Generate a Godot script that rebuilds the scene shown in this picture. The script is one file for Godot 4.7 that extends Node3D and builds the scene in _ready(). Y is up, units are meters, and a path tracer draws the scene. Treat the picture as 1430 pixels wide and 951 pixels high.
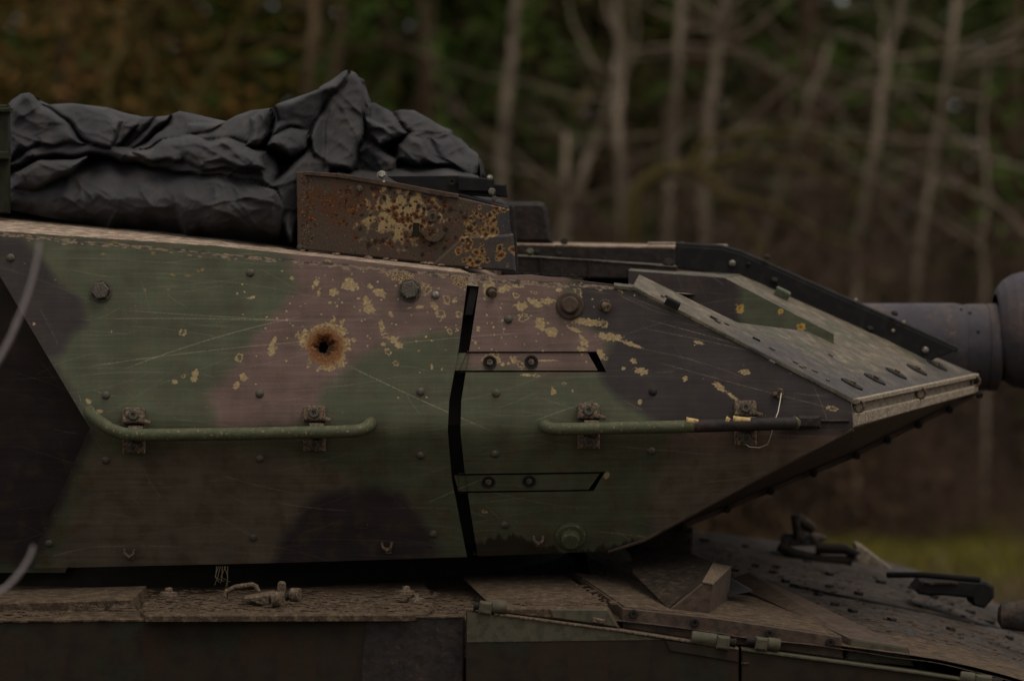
extends Node3D
# A camouflaged tank in profile in front of a wintry forest edge, under an overcast sky.

const FOCAL := 5294.0            # focal length in pixels of the 1430 x 951 photograph
const CAM := Vector3(0, 2.57, 9.0)
const PITCH := 0.03314
const FOLD_Y := 2.057            # height of the crease in the turret's side armour
const UX := -1.25
const UY := 2.58
const UW := 2.28
const UH := 0.90

var mat := {}
var rng := RandomNumberGenerator.new()
var nz := FastNoiseLite.new()
var tank: Node3D
var bolt_mesh := {}


func _ready() -> void:
	rng.seed = 77
	nz.seed = 5
	nz.frequency = 1.0
	nz.fractal_octaves = 3
	# camera: a long lens, nearly level
	var cam := Camera3D.new()
	cam.name = "camera"
	cam.position = CAM
	cam.rotation = Vector3(-PITCH, 0, 0)
	var lens := CameraAttributesPhysical.new()
	lens.frustum_focal_length = 24.0 / (951.0 / FOCAL)
	lens.frustum_focus_distance = 9.0
	lens.exposure_aperture = 2.5
	lens.frustum_near = 0.1
	lens.frustum_far = 400.0
	cam.attributes = lens
	add_child(cam)
	# sky: dull overcast, brighter overhead than at the horizon
	var sm := ProceduralSkyMaterial.new()
	sm.sky_top_color = Color(1.0, 0.99, 0.98)
	sm.sky_horizon_color = Color(0.56, 0.555, 0.55)
	sm.sky_curve = 0.5
	sm.ground_bottom_color = Color(0.12, 0.10, 0.08)
	sm.ground_horizon_color = Color(0.30, 0.29, 0.27)
	sm.sun_angle_max = 1.0
	var sky := Sky.new()
	sky.sky_material = sm
	var env := Environment.new()
	env.background_mode = Environment.BG_SKY
	env.sky = sky
	env.background_energy_multiplier = 1.0
	env.tonemap_mode = Environment.TONE_MAPPER_LINEAR
	env.tonemap_exposure = 1.46
	env.sdfgi_enabled = true
	env.ssao_enabled = true
	env.ssil_enabled = true
	var we := WorldEnvironment.new()
	we.name = "daylight"
	we.environment = env
	add_child(we)
	var sun := DirectionalLight3D.new()
	sun.name = "overcast_sun"
	sun.light_energy = 0.45
	sun.light_color = Color(1.0, 0.97, 0.92)
	sun.light_angular_distance = 40.0
	sun.shadow_enabled = true
	add_child(sun)
	sun.look_at_from_position(Vector3(0.35, 1.0, 0.25) * 10.0, Vector3.ZERO)
	# the place
	make_materials()
	build_ground()
	build_forest()
	tank = thing("battle_tank", "large camouflaged battle tank with scarred turret side and rusty roof box", "tank")
	build_hull()
	build_turret()
	build_tarpaulin()
	build_small_things()


# ---------- measuring: a pixel of the photograph to a point at a known distance ----------
func ray(px: float, py: float) -> Vector3:
	return Vector3((px - 715.0) / FOCAL, (475.5 - py) / FOCAL, -1.0).rotated(Vector3.RIGHT, -PITCH)

func pz(px: float, py: float, z: float) -> Vector3:
	var d := ray(px, py)
	return CAM + d * ((z - CAM.z) / d.z)

func pplane(px: float, py: float, pl: Plane) -> Vector3:
	var hit = pl.intersects_ray(CAM, ray(px, py))
	return hit if hit != null else pz(px, py, 0.0)

func pzs(list: Array, z: float) -> PackedVector3Array:      # [x, y, x, y ...] pixels on the upright plane at z
	var out := PackedVector3Array()
	for i in range(0, list.size(), 2):
		out.append(pz(list[i], list[i + 1], z))
	return out

func px3(list: Array) -> PackedVector3Array:                # [x, y, z, x, y, z ...] pixels with their own distance
	var out := PackedVector3Array()
	for i in range(0, list.size(), 3):
		out.append(pz(list[i], list[i + 1], list[i + 2]))
	return out


# ---------- naming ----------
func thing(called: String, label: String, category: String, at := Vector3.ZERO, group := "") -> Node3D:
	var o := Node3D.new()
	o.name = called
	add_child(o, true)
	o.position = at
	tag(o, label, category, group)
	return o

func tag(o: Node, label: String, category: String, group := "") -> void:
	o.set_meta("label", label)
	o.set_meta("category", category)
	if group:
		o.set_meta("group", group)

var used_names := {}
func named(parent: Node, called: String) -> String:
	var key := str(parent.get_instance_id()) + called
	if not used_names.has(key):
		used_names[key] = 0
		return called
	used_names[key] += 1
	return called + "_%03d" % used_names[key]

func part(called: String, m: Mesh, material: Material, parent: Node, label := "") -> MeshInstance3D:
	var o := MeshInstance3D.new()
	o.name = named(parent, called)
	o.mesh = m
	o.material_override = material
	parent.add_child(o, true)
	if label:
		o.set_meta("label", label)
	return o


# ---------- shapes ----------
class Shape:
	var v := PackedVector3Array()
	var n := PackedVector3Array()
	var c := PackedColorArray()
	var uv0 := Vector2(-1.25, 2.58)
	var uvs := Vector2(2.28, 0.90)
	var from_above := false      # lay the texture from above instead of from the side

	func tri(a: Vector3, b: Vector3, d: Vector3, na: Vector3, nb: Vector3, nd: Vector3) -> void:
		if (d - a).cross(b - a).dot(na + nb + nd) >= 0.0:
			v.append(a); v.append(b); v.append(d)
			n.append(na); n.append(nb); n.append(nd)
		else:
			v.append(a); v.append(d); v.append(b)
			n.append(na); n.append(nd); n.append(nb)

	func flat(a: Vector3, b: Vector3, d: Vector3, out: Vector3) -> void:
		var g := (d - a).cross(b - a)
		if g.length_squared() < 1e-14:
			return
		g = g.normalized()
		if g.dot(out) < 0.0:
			g = -g
		tri(a, b, d, g, g, g)

	func quad(a: Vector3, b: Vector3, d: Vector3, e: Vector3, out: Vector3) -> void:
		flat(a, b, d, out)
		flat(a, d, e, out)

	static func axes(pts: PackedVector3Array) -> Array:
		var g := Vector3.ZERO
		for i in pts.size():
			g += pts[i].cross(pts[(i + 1) % pts.size()])
		g = g.normalized()
		var e1 := (pts[1] - pts[0]).normalized()
		return [e1, g.cross(e1).normalized(), g]

	func face(pts: PackedVector3Array, out: Vector3) -> void:
		var ax := axes(pts)
		var flat2 := PackedVector2Array()
		for p in pts:
			flat2.append(Vector2(ax[0].dot(p), ax[1].dot(p)))
		var ix := Geometry2D.triangulate_polygon(flat2)
		for i in range(0, ix.size(), 3):
			flat(pts[ix[i]], pts[ix[i + 1]], pts[ix[i + 2]], out)

	# a plate: the front outline, the way to its back, the chamfer of the front edge
	func prism(pts: PackedVector3Array, depth: Vector3, bevel := 0.0) -> void:
		var ax := axes(pts)
		var out := -depth.normalized()
		var nrm: Vector3 = ax[2] if ax[2].dot(out) > 0.0 else -ax[2]
		var k := pts.size()
		var mid := Vector3.ZERO
		for p in pts:
			mid += p / k
		var ring := pts.duplicate()
		var inner := pts.duplicate()
		var turn: float = 1.0 if ax[2].dot(nrm) > 0.0 else -1.0
		var side := PackedVector3Array()
		for i in k:
			var e := (pts[(i + 1) % k] - pts[i]).normalized()
			side.append(e.cross(nrm) * turn)
		if bevel > 0.0:
			for i in k:
				var n1 := -side[(i + k - 1) % k]
				var n2 := -side[i]
				inner[i] = pts[i] + (n1 + n2) / maxf(0.35, 1.0 + n1.dot(n2)) * bevel
				ring[i] = pts[i] - nrm * bevel
		face(inner, nrm)
		for i in k:
			var j := (i + 1) % k
			if bevel > 0.0:
				quad(inner[i], inner[j], ring[j], ring[i], side[i] + nrm)
			quad(ring[i], ring[j], pts[j] + depth, pts[i] + depth, side[i])
		var back := pts.duplicate()
		for i in k:
			back[i] += depth
		face(back, -nrm)

	func box(at: Vector3, size: Vector3, b := Basis(), bevel := 0.0) -> void:
		var h := size * 0.5
		var p := PackedVector3Array()
		for s in [Vector2(-1, -1), Vector2(1, -1), Vector2(1, 1), Vector2(-1, 1)]:
			p.append(at + b * Vector3(s.x * h.x, s.y * h.y, h.z))
		prism(p, b * Vector3(0, 0, -size.z), bevel)

	func tube(path: PackedVector3Array, radii: Array, seg := 12, caps := true) -> void:
		var k := path.size()
		var up := Vector3.UP
		var rings := []
		var norms := []
		for i in k:
			var t := (path[mini(i + 1, k - 1)] - path[maxi(i - 1, 0)]).normalized()
			if i == 0:
				if absf(t.y) > 0.9:
					up = Vector3.RIGHT
			var s := t.cross(up).normalized()
			up = s.cross(t).normalized()
			var rad: float = radii[mini(i, radii.size() - 1)]
			var r := PackedVector3Array()
			var nn := PackedVector3Array()
			for j in seg:
				var a := TAU * j / seg
				var d := s * cos(a) + up * sin(a)
				nn.append(d)
				r.append(path[i] + d * rad)
			rings.append(r)
			norms.append(nn)
		for i in k - 1:
			for j in seg:
				var q := (j + 1) % seg
				tri(rings[i][j], rings[i + 1][j], rings[i + 1][q], norms[i][j], norms[i + 1][j], norms[i + 1][q])
				tri(rings[i][j], rings[i + 1][q], rings[i][q], norms[i][j], norms[i + 1][q], norms[i][q])
		if caps:
			for e in [0, k - 1]:
				var d := path[0] - path[1] if e == 0 else path[k - 1] - path[k - 2]
				for j in range(1, seg - 1):
					flat(rings[e][0], rings[e][j], rings[e][j + 1], d)

	# profile: (along the axis, radius)
	func lathe(at: Vector3, axis: Vector3, profile: Array, seg := 16, facets := false) -> void:
		var w := axis.normalized()
		var s := w.cross(Vector3.UP if absf(w.y) < 0.9 else Vector3.RIGHT).normalized()
		var u := s.cross(w)
		for i in profile.size() - 1:
			var p: Vector2 = profile[i]
			var q: Vector2 = profile[i + 1]
			var sl := Vector2(p.y - q.y, q.x - p.x).normalized()   # (along, radial)
			for j in seg:
				var d0 := s * cos(TAU * j / seg) + u * sin(TAU * j / seg)
				var d1 := s * cos(TAU * (j + 1) / seg) + u * sin(TAU * (j + 1) / seg)
				var m0 := d0
				var m1 := d1
				if facets:
					m0 = (d0 + d1).normalized()
					m1 = m0
				var n0 := (w * sl.x + m0 * sl.y).normalized()
				var n1 := (w * sl.x + m1 * sl.y).normalized()
				var a := at + w * p.x + d0 * p.y
				var b := at + w * p.x + d1 * p.y
				var e := at + w * q.x + d1 * q.y
				var f := at + w * q.x + d0 * q.y
				if p.y > 1e-6:
					tri(a, b, e, n0, n1, n1)
				if q.y > 1e-6:
					tri(a, e, f, n0, n1, n0)

	func mesh() -> ArrayMesh:
		var m := ArrayMesh.new()
		if v.is_empty():
			return m
		var uv := PackedVector2Array()
		uv.resize(v.size())
		for i in v.size():
			uv[i] = Vector2((v[i].x - uv0.x) / uvs.x, (uv0.y - (v[i].z if from_above else v[i].y)) / uvs.y)
		var a := []
		a.resize(Mesh.ARRAY_MAX)
		a[Mesh.ARRAY_VERTEX] = v
		a[Mesh.ARRAY_NORMAL] = n
		a[Mesh.ARRAY_TEX_UV] = uv
		if c.size() == v.size():
			a[Mesh.ARRAY_COLOR] = c
		m.add_surface_from_arrays(Mesh.PRIMITIVE_TRIANGLES, a)
		return m


# ---------- the folded side of the turret ----------
const UP_SLOPE := 0.13
const LOW_SLOPE := 0.52
const FOLD_W := 0.013

func side_z(y: float) -> float:
	var t := (y - FOLD_Y) / FOLD_W
	var sp := t if t > 30.0 else (0.0 if t < -30.0 else log(1.0 + exp(t)))
	return -FOLD_W * (UP_SLOPE * sp + LOW_SLOPE * (sp - t))

func side_n(y: float) -> Vector3:
	var t := (y - FOLD_Y) / FOLD_W
	var s := 1.0 / (1.0 + exp(-clampf(t, -30.0, 30.0)))
	return Vector3(0, UP_SLOPE * s - LOW_SLOPE * (1.0 - s), 1.0).normalized()

func ps(px: float, py: float, off := 0.0) -> Vector3:       # a pixel on the turret's side
	var z := 0.0
	var p := Vector3.ZERO
	for i in 4:
		p = pz(px, py, z)
		z = side_z(p.y)
	return p + side_n(p.y) * off

func side_basis(y: float) -> Basis:
	var w := side_n(y)
	var x := Vector3.RIGHT
	return Basis(x, w.cross(x), w)

func ps2(list: Array) -> PackedVector2Array:
	var out := PackedVector2Array()
	for i in range(0, list.size(), 2):
		var p := ps(list[i], list[i + 1])
		out.append(Vector2(p.x, p.y))
	return out

func skin(s: Shape, outline: PackedVector2Array, holes: Array, thick: float, lift := 0.0) -> void:
	var lo := INF
	var hi := -INF
	for p in outline:
		lo = minf(lo, p.y)
		hi = maxf(hi, p.y)
	var ys := [lo - 0.001]
	var y := lo + 0.02
	while y < hi:
		ys.append(y)
		y += 0.006 if absf(y - FOLD_Y) < 0.06 else 0.018
	ys.append(hi + 0.001)
	for i in ys.size() - 1:
		var band := PackedVector2Array([Vector2(-9, ys[i]), Vector2(9, ys[i]), Vector2(9, ys[i + 1]), Vector2(-9, ys[i + 1])])
		var pieces := Geometry2D.intersect_polygons(outline, band)
		for h in holes:
			var rest: Array[PackedVector2Array] = []
			for p in pieces:
				rest.append_array(Geometry2D.clip_polygons(p, h))
			pieces = rest
		for p in pieces:
			var ix := Geometry2D.triangulate_polygon(p)
			for k in range(0, ix.size(), 3):
				var q := []
				var m := []
				for e in 3:
					var w: Vector2 = p[ix[k + e]]
					q.append(Vector3(w.x, w.y, side_z(w.y) + lift))
					m.append(side_n(w.y))
				s.tri(q[0], q[1], q[2], m[0], m[1], m[2])
	for ring in [outline] + holes:
		var turn := 1.0 if Geometry2D.is_polygon_clockwise(ring) else -1.0
		if ring != outline:
			turn = -turn
		for i in ring.size():
			var a: Vector2 = ring[i]
			var b: Vector2 = ring[(i + 1) % ring.size()]
			var steps := maxi(1, int((b - a).length() / 0.012))
			var o2 := Vector2(-(b - a).y, (b - a).x) * turn
			for k in steps:
				var u := a.lerp(b, float(k) / steps)
				var w := a.lerp(b, float(k + 1) / steps)
				s.quad(Vector3(u.x, u.y, side_z(u.y) + lift), Vector3(w.x, w.y, side_z(w.y) + lift), Vector3(w.x, w.y, side_z(w.y) + lift - thick), Vector3(u.x, u.y, side_z(u.y) + lift - thick), Vector3(o2.x, o2.y, 0))


# ---------- fasteners ----------
func make_bolts() -> void:
	var s := Shape.new()
	s.lathe(Vector3.ZERO, Vector3.BACK, [Vector2(0, 0.5), Vector2(0.10, 0.5), Vector2(0.10, 0.42)], 18)
	s.lathe(Vector3.ZERO, Vector3.BACK, [Vector2(0.09, 0.42), Vector2(0.36, 0.42), Vector2(0.42, 0.36), Vector2(0.42, 0)], 6, true)
	bolt_mesh.hex = s.mesh()
	s = Shape.new()
	var prof := []
	for i in 6:
		var a := PI * 0.5 * i / 5.0
		prof.append(Vector2(0.34 * sin(a), 0.5 * cos(a)))
	prof.insert(0, Vector2(-0.02, 0.5))
	s.lathe(Vector3.ZERO, Vector3.BACK, prof, 14)
	bolt_mesh.dome = s.mesh()
	s = Shape.new()
	s.lathe(Vector3.ZERO, Vector3.BACK, [Vector2(0, 0.5), Vector2(0.34, 0.5), Vector2(0.42, 0.42), Vector2(0.42, 0.20), Vector2(0.25, 0.20), Vector2(0.25, 0)], 14)
	bolt_mesh.socket = s.mesh()
	s = Shape.new()
	s.lathe(Vector3.ZERO, Vector3.BACK, [Vector2(0, 0.5), Vector2(1.0, 0.5), Vector2(1.1, 0.4), Vector2(1.1, 0)], 14)
	s.lathe(Vector3.ZERO, Vector3.BACK, [Vector2(0, 0.75), Vector2(0.12, 0.75), Vector2(0.16, 0.5)], 14)
	bolt_mesh.stud = s.mesh()
	s = Shape.new()
	s.lathe(Vector3.ZERO, Vector3.BACK, [Vector2(0, 0.72), Vector2(0.1, 0.72), Vector2(0.16, 0.64), Vector2(0.16, 0.44)], 20)
	s.lathe(Vector3.ZERO, Vector3.BACK, [Vector2(0.1, 0.46), Vector2(0.42, 0.44), Vector2(0.52, 0.36), Vector2(0.52, 0)], 20)
	bolt_mesh.plug = s.mesh()

func bolt(kind: String, called: String, at: Vector3, b: Basis, size: float, material: Material, parent: Node) -> MeshInstance3D:
	var o := part(called, bolt_mesh[kind], material, parent)
	o.transform = Transform3D(b.rotated(b.z, rng.randf() * TAU).scaled_local(Vector3.ONE * size), at)
	return o

func facing(w: Vector3) -> Basis:
	w = w.normalized()
	var x := Vector3.UP.cross(w)
	x = Vector3.RIGHT if x.length() < 0.05 else x.normalized()
	return Basis(x, w.cross(x), w)


# ---------- computed textures ----------
func noise_bytes(w: int, h: int, sd: int, freq: float, oct := 4, kind := FastNoiseLite.TYPE_SIMPLEX_SMOOTH, seamless := true, sx := 1, sy := 1) -> PackedByteArray:
	var f := FastNoiseLite.new()
	f.seed = sd
	f.noise_type = kind
	f.frequency = freq
	f.fractal_octaves = oct
	var im: Image = f.get_seamless_image(w / sx, h / sy) if seamless else f.get_image(w / sx, h / sy)
	if sx > 1 or sy > 1:
		im.resize(w, h, Image.INTERPOLATE_CUBIC)
	im.convert(Image.FORMAT_L8)
	return im.get_data()

# layers: [colour, seed, frequency, threshold, softness, strength, stretch x, stretch y]
func compose(w: int, base: Color, layers: Array) -> ImageTexture:
	var k := w * w
	var r := PackedFloat32Array()
	r.resize(k)
	r.fill(base.r * 255.0)
	var g := PackedFloat32Array()
	g.resize(k)
	g.fill(base.g * 255.0)
	var b := PackedFloat32Array()
	b.resize(k)
	b.fill(base.b * 255.0)
	for l in layers:
		var col: Color = l[0]
		var nb := noise_bytes(w, w, l[1], l[2], 4, FastNoiseLite.TYPE_SIMPLEX_SMOOTH, true, l[6] if l.size() > 6 else 1, l[7] if l.size() > 7 else 1)
		var table := PackedFloat32Array()
		table.resize(256)
		for i in 256:
			table[i] = smoothstep(l[3] - l[4], l[3] + l[4], i / 255.0) * l[5]
		var cr := col.r * 255.0
		var cg := col.g * 255.0
		var cb := col.b * 255.0
		for i in k:
			var a := table[nb[i]]
			if a > 0.0:
				r[i] += (cr - r[i]) * a
				g[i] += (cg - g[i]) * a
				b[i] += (cb - b[i]) * a
	var pix := PackedByteArray()
	pix.resize(k * 3)
	for i in k:
		pix[3 * i] = int(r[i])
		pix[3 * i + 1] = int(g[i])
		pix[3 * i + 2] = int(b[i])
	return ImageTexture.create_from_image(Image.create_from_data(w, w, false, Image.FORMAT_RGB8, pix))

func grunge(called: String, tex: Texture2D, scale: float, rough: float, bump := 0.0, metal := 0.0) -> StandardMaterial3D:
	var m := StandardMaterial3D.new()
	m.resource_name = called
	m.albedo_texture = tex
	m.uv1_triplanar = true
	m.uv1_world_triplanar = true
	m.uv1_scale = Vector3.ONE * scale
	m.roughness = rough
	m.metallic = metal
	m.metallic_specular = 0.22
	if bump > 0.0:
		m.normal_enabled = true
		m.normal_texture = mat.bump
		m.normal_scale = bump
	mat[called] = m
	return m

func make_materials() -> void:
	var f := FastNoiseLite.new()
	f.seed = 31
	f.frequency = 0.035
	f.fractal_octaves = 5
	var im := f.get_seamless_image(512, 512)
	im.bump_map_to_normal_map(6.0)
	mat.bump = ImageTexture.create_from_image(im)
	var dust := Color8(150, 132, 116)
	grunge("paint_black", compose(384, Color8(38, 35, 35), [[Color8(55, 44, 40), 3, 0.012, 0.55, 0.25, 0.5], [Color8(76, 53, 37), 4, 0.05, 0.74, 0.07, 0.5], [Color8(29, 26, 25), 5, 0.03, 0.6, 0.2, 0.6]]), 2.4, 0.6, 0.25)
	grunge("paint_green", compose(384, Color8(70, 76, 60), [[Color8(84, 82, 66), 6, 0.012, 0.55, 0.25, 0.5], [Color8(54, 58, 46), 7, 0.03, 0.6, 0.2, 0.6], [Color8(136, 112, 76), 8, 0.06, 0.8, 0.05, 0.6]]), 2.4, 0.6, 0.25)
	grunge("paint_grey_green", compose(384, Color8(66, 64, 53), [[Color8(79, 70, 58), 16, 0.014, 0.55, 0.25, 0.5], [Color8(50, 49, 40), 17, 0.03, 0.6, 0.2, 0.6], [Color8(91, 68, 48), 18, 0.05, 0.8, 0.06, 0.5]]), 3.0, 0.8, 0.15)
	grunge("paint_brown", compose(384, Color8(64, 52, 44), [[Color8(81, 68, 58), 9, 0.012, 0.55, 0.25, 0.5], [Color8(44, 38, 33), 10, 0.03, 0.6, 0.2, 0.6]]), 2.4, 0.6, 0.25)
	grunge("dusty", compose(512, dust, [[Color8(97, 78, 66), 11, 0.010, 0.5, 0.2, 0.8], [Color8(76, 73, 61), 12, 0.018, 0.6, 0.12, 0.7], [Color8(141, 123, 112), 13, 0.03, 0.62, 0.12, 0.6], [Color8(52, 43, 36), 14, 0.09, 0.72, 0.06, 0.9], [Color8(158, 141, 131), 15, 0.14, 0.76, 0.05, 0.7]]), 3.0, 0.9, 0.35)
	grunge("dusty_slope", compose(512, Color8(77, 71, 62), [[Color8(51, 50, 50), 21, 0.008, 0.5, 0.14, 0.95], [Color8(95, 84, 72), 22, 0.012, 0.62, 0.12, 0.8], [Color8(69, 69, 53), 23, 0.012, 0.62, 0.12, 0.6], [Color8(42, 39, 36), 24, 0.08, 0.7, 0.06, 0.7], [Color8(123, 109, 93), 25, 0.12, 0.78, 0.05, 0.7]]), 1.7, 0.7, 0.3)
	grunge("dirt_deck", compose(512, Color8(69, 56, 45), [[Color8(50, 41, 33), 31, 0.010, 0.5, 0.2, 0.8], [Color8(97, 83, 66), 32, 0.024, 0.62, 0.12, 0.7], [Color8(46, 37, 31), 33, 0.10, 0.6, 0.15, 0.6], [Color8(118, 102, 82), 34, 0.2, 0.72, 0.06, 0.7], [Color8(32, 26, 22), 35, 0.25, 0.72, 0.06, 0.8]]), 2.3, 0.95, 0.5)
	grunge("glacis", compose(512, Color8(54, 47, 43), [[Color8(40, 33, 28), 41, 0.008, 0.5, 0.12, 0.9], [Color8(62, 61, 64), 42, 0.012, 0.6, 0.1, 0.7], [Color8(74, 60, 48), 46, 0.02, 0.6, 0.1, 0.8], [Color8(28, 24, 21), 43, 0.05, 0.62, 0.14, 0.6], [Color8(88, 78, 68), 44, 0.14, 0.72, 0.06, 0.7]]), 1.3, 0.8, 0.6)
	grunge("skirt_paint", compose(512, Color8(38, 33, 26), [[Color8(34, 35, 27), 51, 0.006, 0.5, 0.05, 0.9], [Color8(33, 27, 24), 52, 0.02, 0.6, 0.2, 0.7], [Color8(45, 33, 26), 53, 0.01, 0.62, 0.1, 0.6, 1, 4], [Color8(74, 62, 50), 54, 0.2, 0.83, 0.04, 0.5]]), 1.5, 0.9, 0.08)
	grunge("dark_dirt", compose(384, Color8(34, 28, 23), [[Color8(48, 40, 32), 62, 0.012, 0.55, 0.2, 0.8], [Color8(23, 19, 16), 63, 0.04, 0.6, 0.15, 0.7], [Color8(72, 59, 44), 64, 0.05, 0.72, 0.08, 0.7]]), 2.0, 0.9, 0.3)
	grunge("shade_metal", compose(256, Color8(30, 27, 24), [[Color8(42, 36, 31), 61, 0.02, 0.55, 0.2, 0.7]]), 2.0, 0.8)
	grunge("bolt_steel", compose(256, Color8(74, 72, 66), [[Color8(96, 82, 68), 71, 0.03, 0.6, 0.15, 0.8], [Color8(44, 40, 36), 72, 0.05, 0.62, 0.12, 0.7]]), 14.0, 0.55, 0.3, 0.2)
	grunge("bolt_bright", compose(256, Color8(114, 111, 105), [[Color8(73, 65, 56), 73, 0.03, 0.55, 0.15, 0.8]]), 14.0, 0.4, 0.3, 0.5)
	grunge("bracket", compose(256, Color8(78, 68, 58), [[Color8(116, 104, 88), 74, 0.03, 0.6, 0.12, 0.8], [Color8(40, 34, 30), 75, 0.05, 0.6, 0.12, 0.8], [Color8(118, 76, 40), 76, 0.04, 0.72, 0.08, 0.7]]), 9.0, 0.75, 0.5)
	grunge("rail_green", compose(256, Color8(61, 65, 48), [[Color8(80, 77, 61), 77, 0.02, 0.6, 0.2, 0.7], [Color8(138, 109, 81), 78, 0.06, 0.78, 0.04, 0.9]]), 5.0, 0.5, 0.2)
	grunge("post_green", compose(128, Color8(38, 39, 29), [[Color8(28, 28, 22), 88, 0.03, 0.55, 0.2, 0.8]]), 5.0, 0.8)
	grunge("rubber", compose(256, Color8(25, 24, 25), [[Color8(37, 34, 31), 79, 0.02, 0.6, 0.2, 0.6]]), 4.0, 0.75)
	grunge("nose_bar", compose(384, Color8(126, 114, 100), [[Color8(98, 89, 78), 81, 0.02, 0.55, 0.2, 0.8], [Color8(152, 143, 128), 82, 0.05, 0.66, 0.1, 0.7], [Color8(65, 55, 49), 83, 0.09, 0.7, 0.06, 0.8]]), 4.0, 0.85, 0.4)
	grunge("gun_paint", compose(384, Color8(57, 53, 59), [[Color8(80, 68, 60), 84, 0.010, 0.58, 0.2, 0.8], [Color8(46, 44, 48), 85, 0.02, 0.6, 0.2, 0.8], [Color8(129, 97, 65), 86, 0.06, 0.83, 0.04, 0.5]]), 1.6, 0.66, 0.2)
	grunge("cloth", compose(512, Color8(48, 47, 49), [[Color8(54, 53, 54), 91, 0.008, 0.55, 0.25, 0.7], [Color8(42, 41, 42), 92, 0.012, 0.58, 0.25, 0.7], [Color8(74, 66, 59), 93, 0.008, 0.72, 0.1, 0.4], [Color8(72, 70, 67), 94, 0.2, 0.80, 0.04, 0.3]]), 2.2, 0.75, 0.06)
	mat.wire = StandardMaterial3D.new()
	mat.wire.albedo_color = Color8(150, 142, 130)
	mat.wire.roughness = 0.5
	mat.wire.metallic = 0.4
	grunge("primer", compose(128, Color8(160, 138, 96), [[Color8(110, 84, 56), 129, 0.06, 0.6, 0.1, 0.8]]), 9.0, 0.8)
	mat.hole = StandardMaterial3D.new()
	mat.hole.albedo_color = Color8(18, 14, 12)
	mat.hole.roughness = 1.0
	mat.straw = StandardMaterial3D.new()
	mat.straw.albedo_color = Color8(84, 72, 50)
	mat.straw.roughness = 0.9
	paint_side()
	paint_slope()
	paint_box()


# ---------- the painted side: camouflage, wear, chips, scratches and the rear facet's painted shade ----------
var pix: PackedByteArray
var hgt: PackedByteArray
var tw := 0
var th := 0
var t_org := Vector2.ZERO     # world x and y of the texture's upper left corner
var t_k := 700.0              # texels per metre

func blend(x: int, y: int, col: Color, a: float) -> void:
	if x < 0 or y < 0 or x >= tw or y >= th:
		return
	var i := (y * tw + x) * 3
	pix[i] = int(lerpf(pix[i], col.r * 255.0, a))
	pix[i + 1] = int(lerpf(pix[i + 1], col.g * 255.0, a))
	pix[i + 2] = int(lerpf(pix[i + 2], col.b * 255.0, a))

func tx(p: Vector3) -> Vector2:
	return Vector2((p.x - t_org.x) * t_k, (t_org.y - p.y) * t_k)

const TAN := Color(0.63, 0.55, 0.405)
const TAN_DARK := Color(0.40, 0.31, 0.20)
const RUST := Color(0.36, 0.215, 0.115)
const RUST_BRIGHT := Color(0.42, 0.255, 0.13)

# c: centre in texels, r: radii in texels
func chip(c: Vector2, rx: float, ry: float, deg: float, kind := 0, tint := TAN) -> void:
	var ca := cos(deg_to_rad(deg))
	var sa := sin(deg_to_rad(deg))
	var reach := int(maxf(rx, ry) * 1.6) + 2
	var fr := 1.6 / maxf(minf(rx, ry), 2.5)
	for y in range(int(c.y) - reach, int(c.y) + reach + 1):
		for x in range(int(c.x) - reach, int(c.x) + reach + 1):
			var dx := x - c.x
			var dy := y - c.y
			var u := (dx * ca + dy * sa) / rx
			var v := (-dx * sa + dy * ca) / ry
			var r := sqrt(u * u + v * v)
			if r > 1.7:
				continue
			r += 0.55 * nz.get_noise_2d(x * fr * 0.5 + kind * 17.0, y * fr * 0.6)
			if r > 1.0:
				continue
			var a := smoothstep(1.0, 0.84, r)
			var col := tint.lerp(tint * 0.82, clampf(0.5 + nz.get_noise_2d(x * 0.11, y * 0.11 + 50.0), 0, 1))
			var w := nz.get_noise_2d(x * fr * 0.9 + 90.0, y * fr * 0.9)
			if absf(w) < 0.045 and r < 0.75 and kind != 3:
				col = col.lerp(TAN_DARK, 0.75)
			elif w > 0.42 and r < 0.7 and kind != 3:
				col = col.lerp(RUST, 0.5)
			if kind == 1 and r < 0.52:         # a ring of primer round a dent
				col = Color(0.34, 0.29, 0.25)
				a *= 0.8
			if r > 0.84:
				col = col.lerp(TAN_DARK, 0.35)
			if kind == 2:                     # pitted: many small dark dents
				var q := nz.get_noise_2d(x * 0.36, y * 0.36 + 9.0)
				if q < -0.02:
					col = Color(0.30, 0.22, 0.16)
					a *= 0.85
			blend(x, y, col, a * 0.93)
			var i := y * tw + x
			if i >= 0 and i < hgt.size() and x >= 0 and x < tw:
				hgt[i] = int(lerpf(hgt[i], 96.0 + 20.0 * w, a))

func scratch(p: Vector2, deg: float, length: float, bend: float, strength: float, col := Color(0.52, 0.49, 0.43)) -> void:
	var a := deg_to_rad(deg)
	var n := int(length)
	for i in n:
		var t := float(i) / n
		var s: float = 2.1 * strength * smoothstep(0.0, 0.15, t) * smoothstep(1.0, 0.7, t) * clampf(0.65 + 0.9 * nz.get_noise_2d(i * 0.05, p.x), 0.0, 1.2)
		if s > 0.01:
			var x := int(floor(p.x))
			var y := int(floor(p.y))
			var fy := p.y - y
			blend(x, y, col, s * (1.0 - fy))
			blend(x, y + 1, col, s * lerpf(0.4, 1.0, fy))
		a += bend / length
		p += Vector2(cos(a), sin(a))

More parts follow.
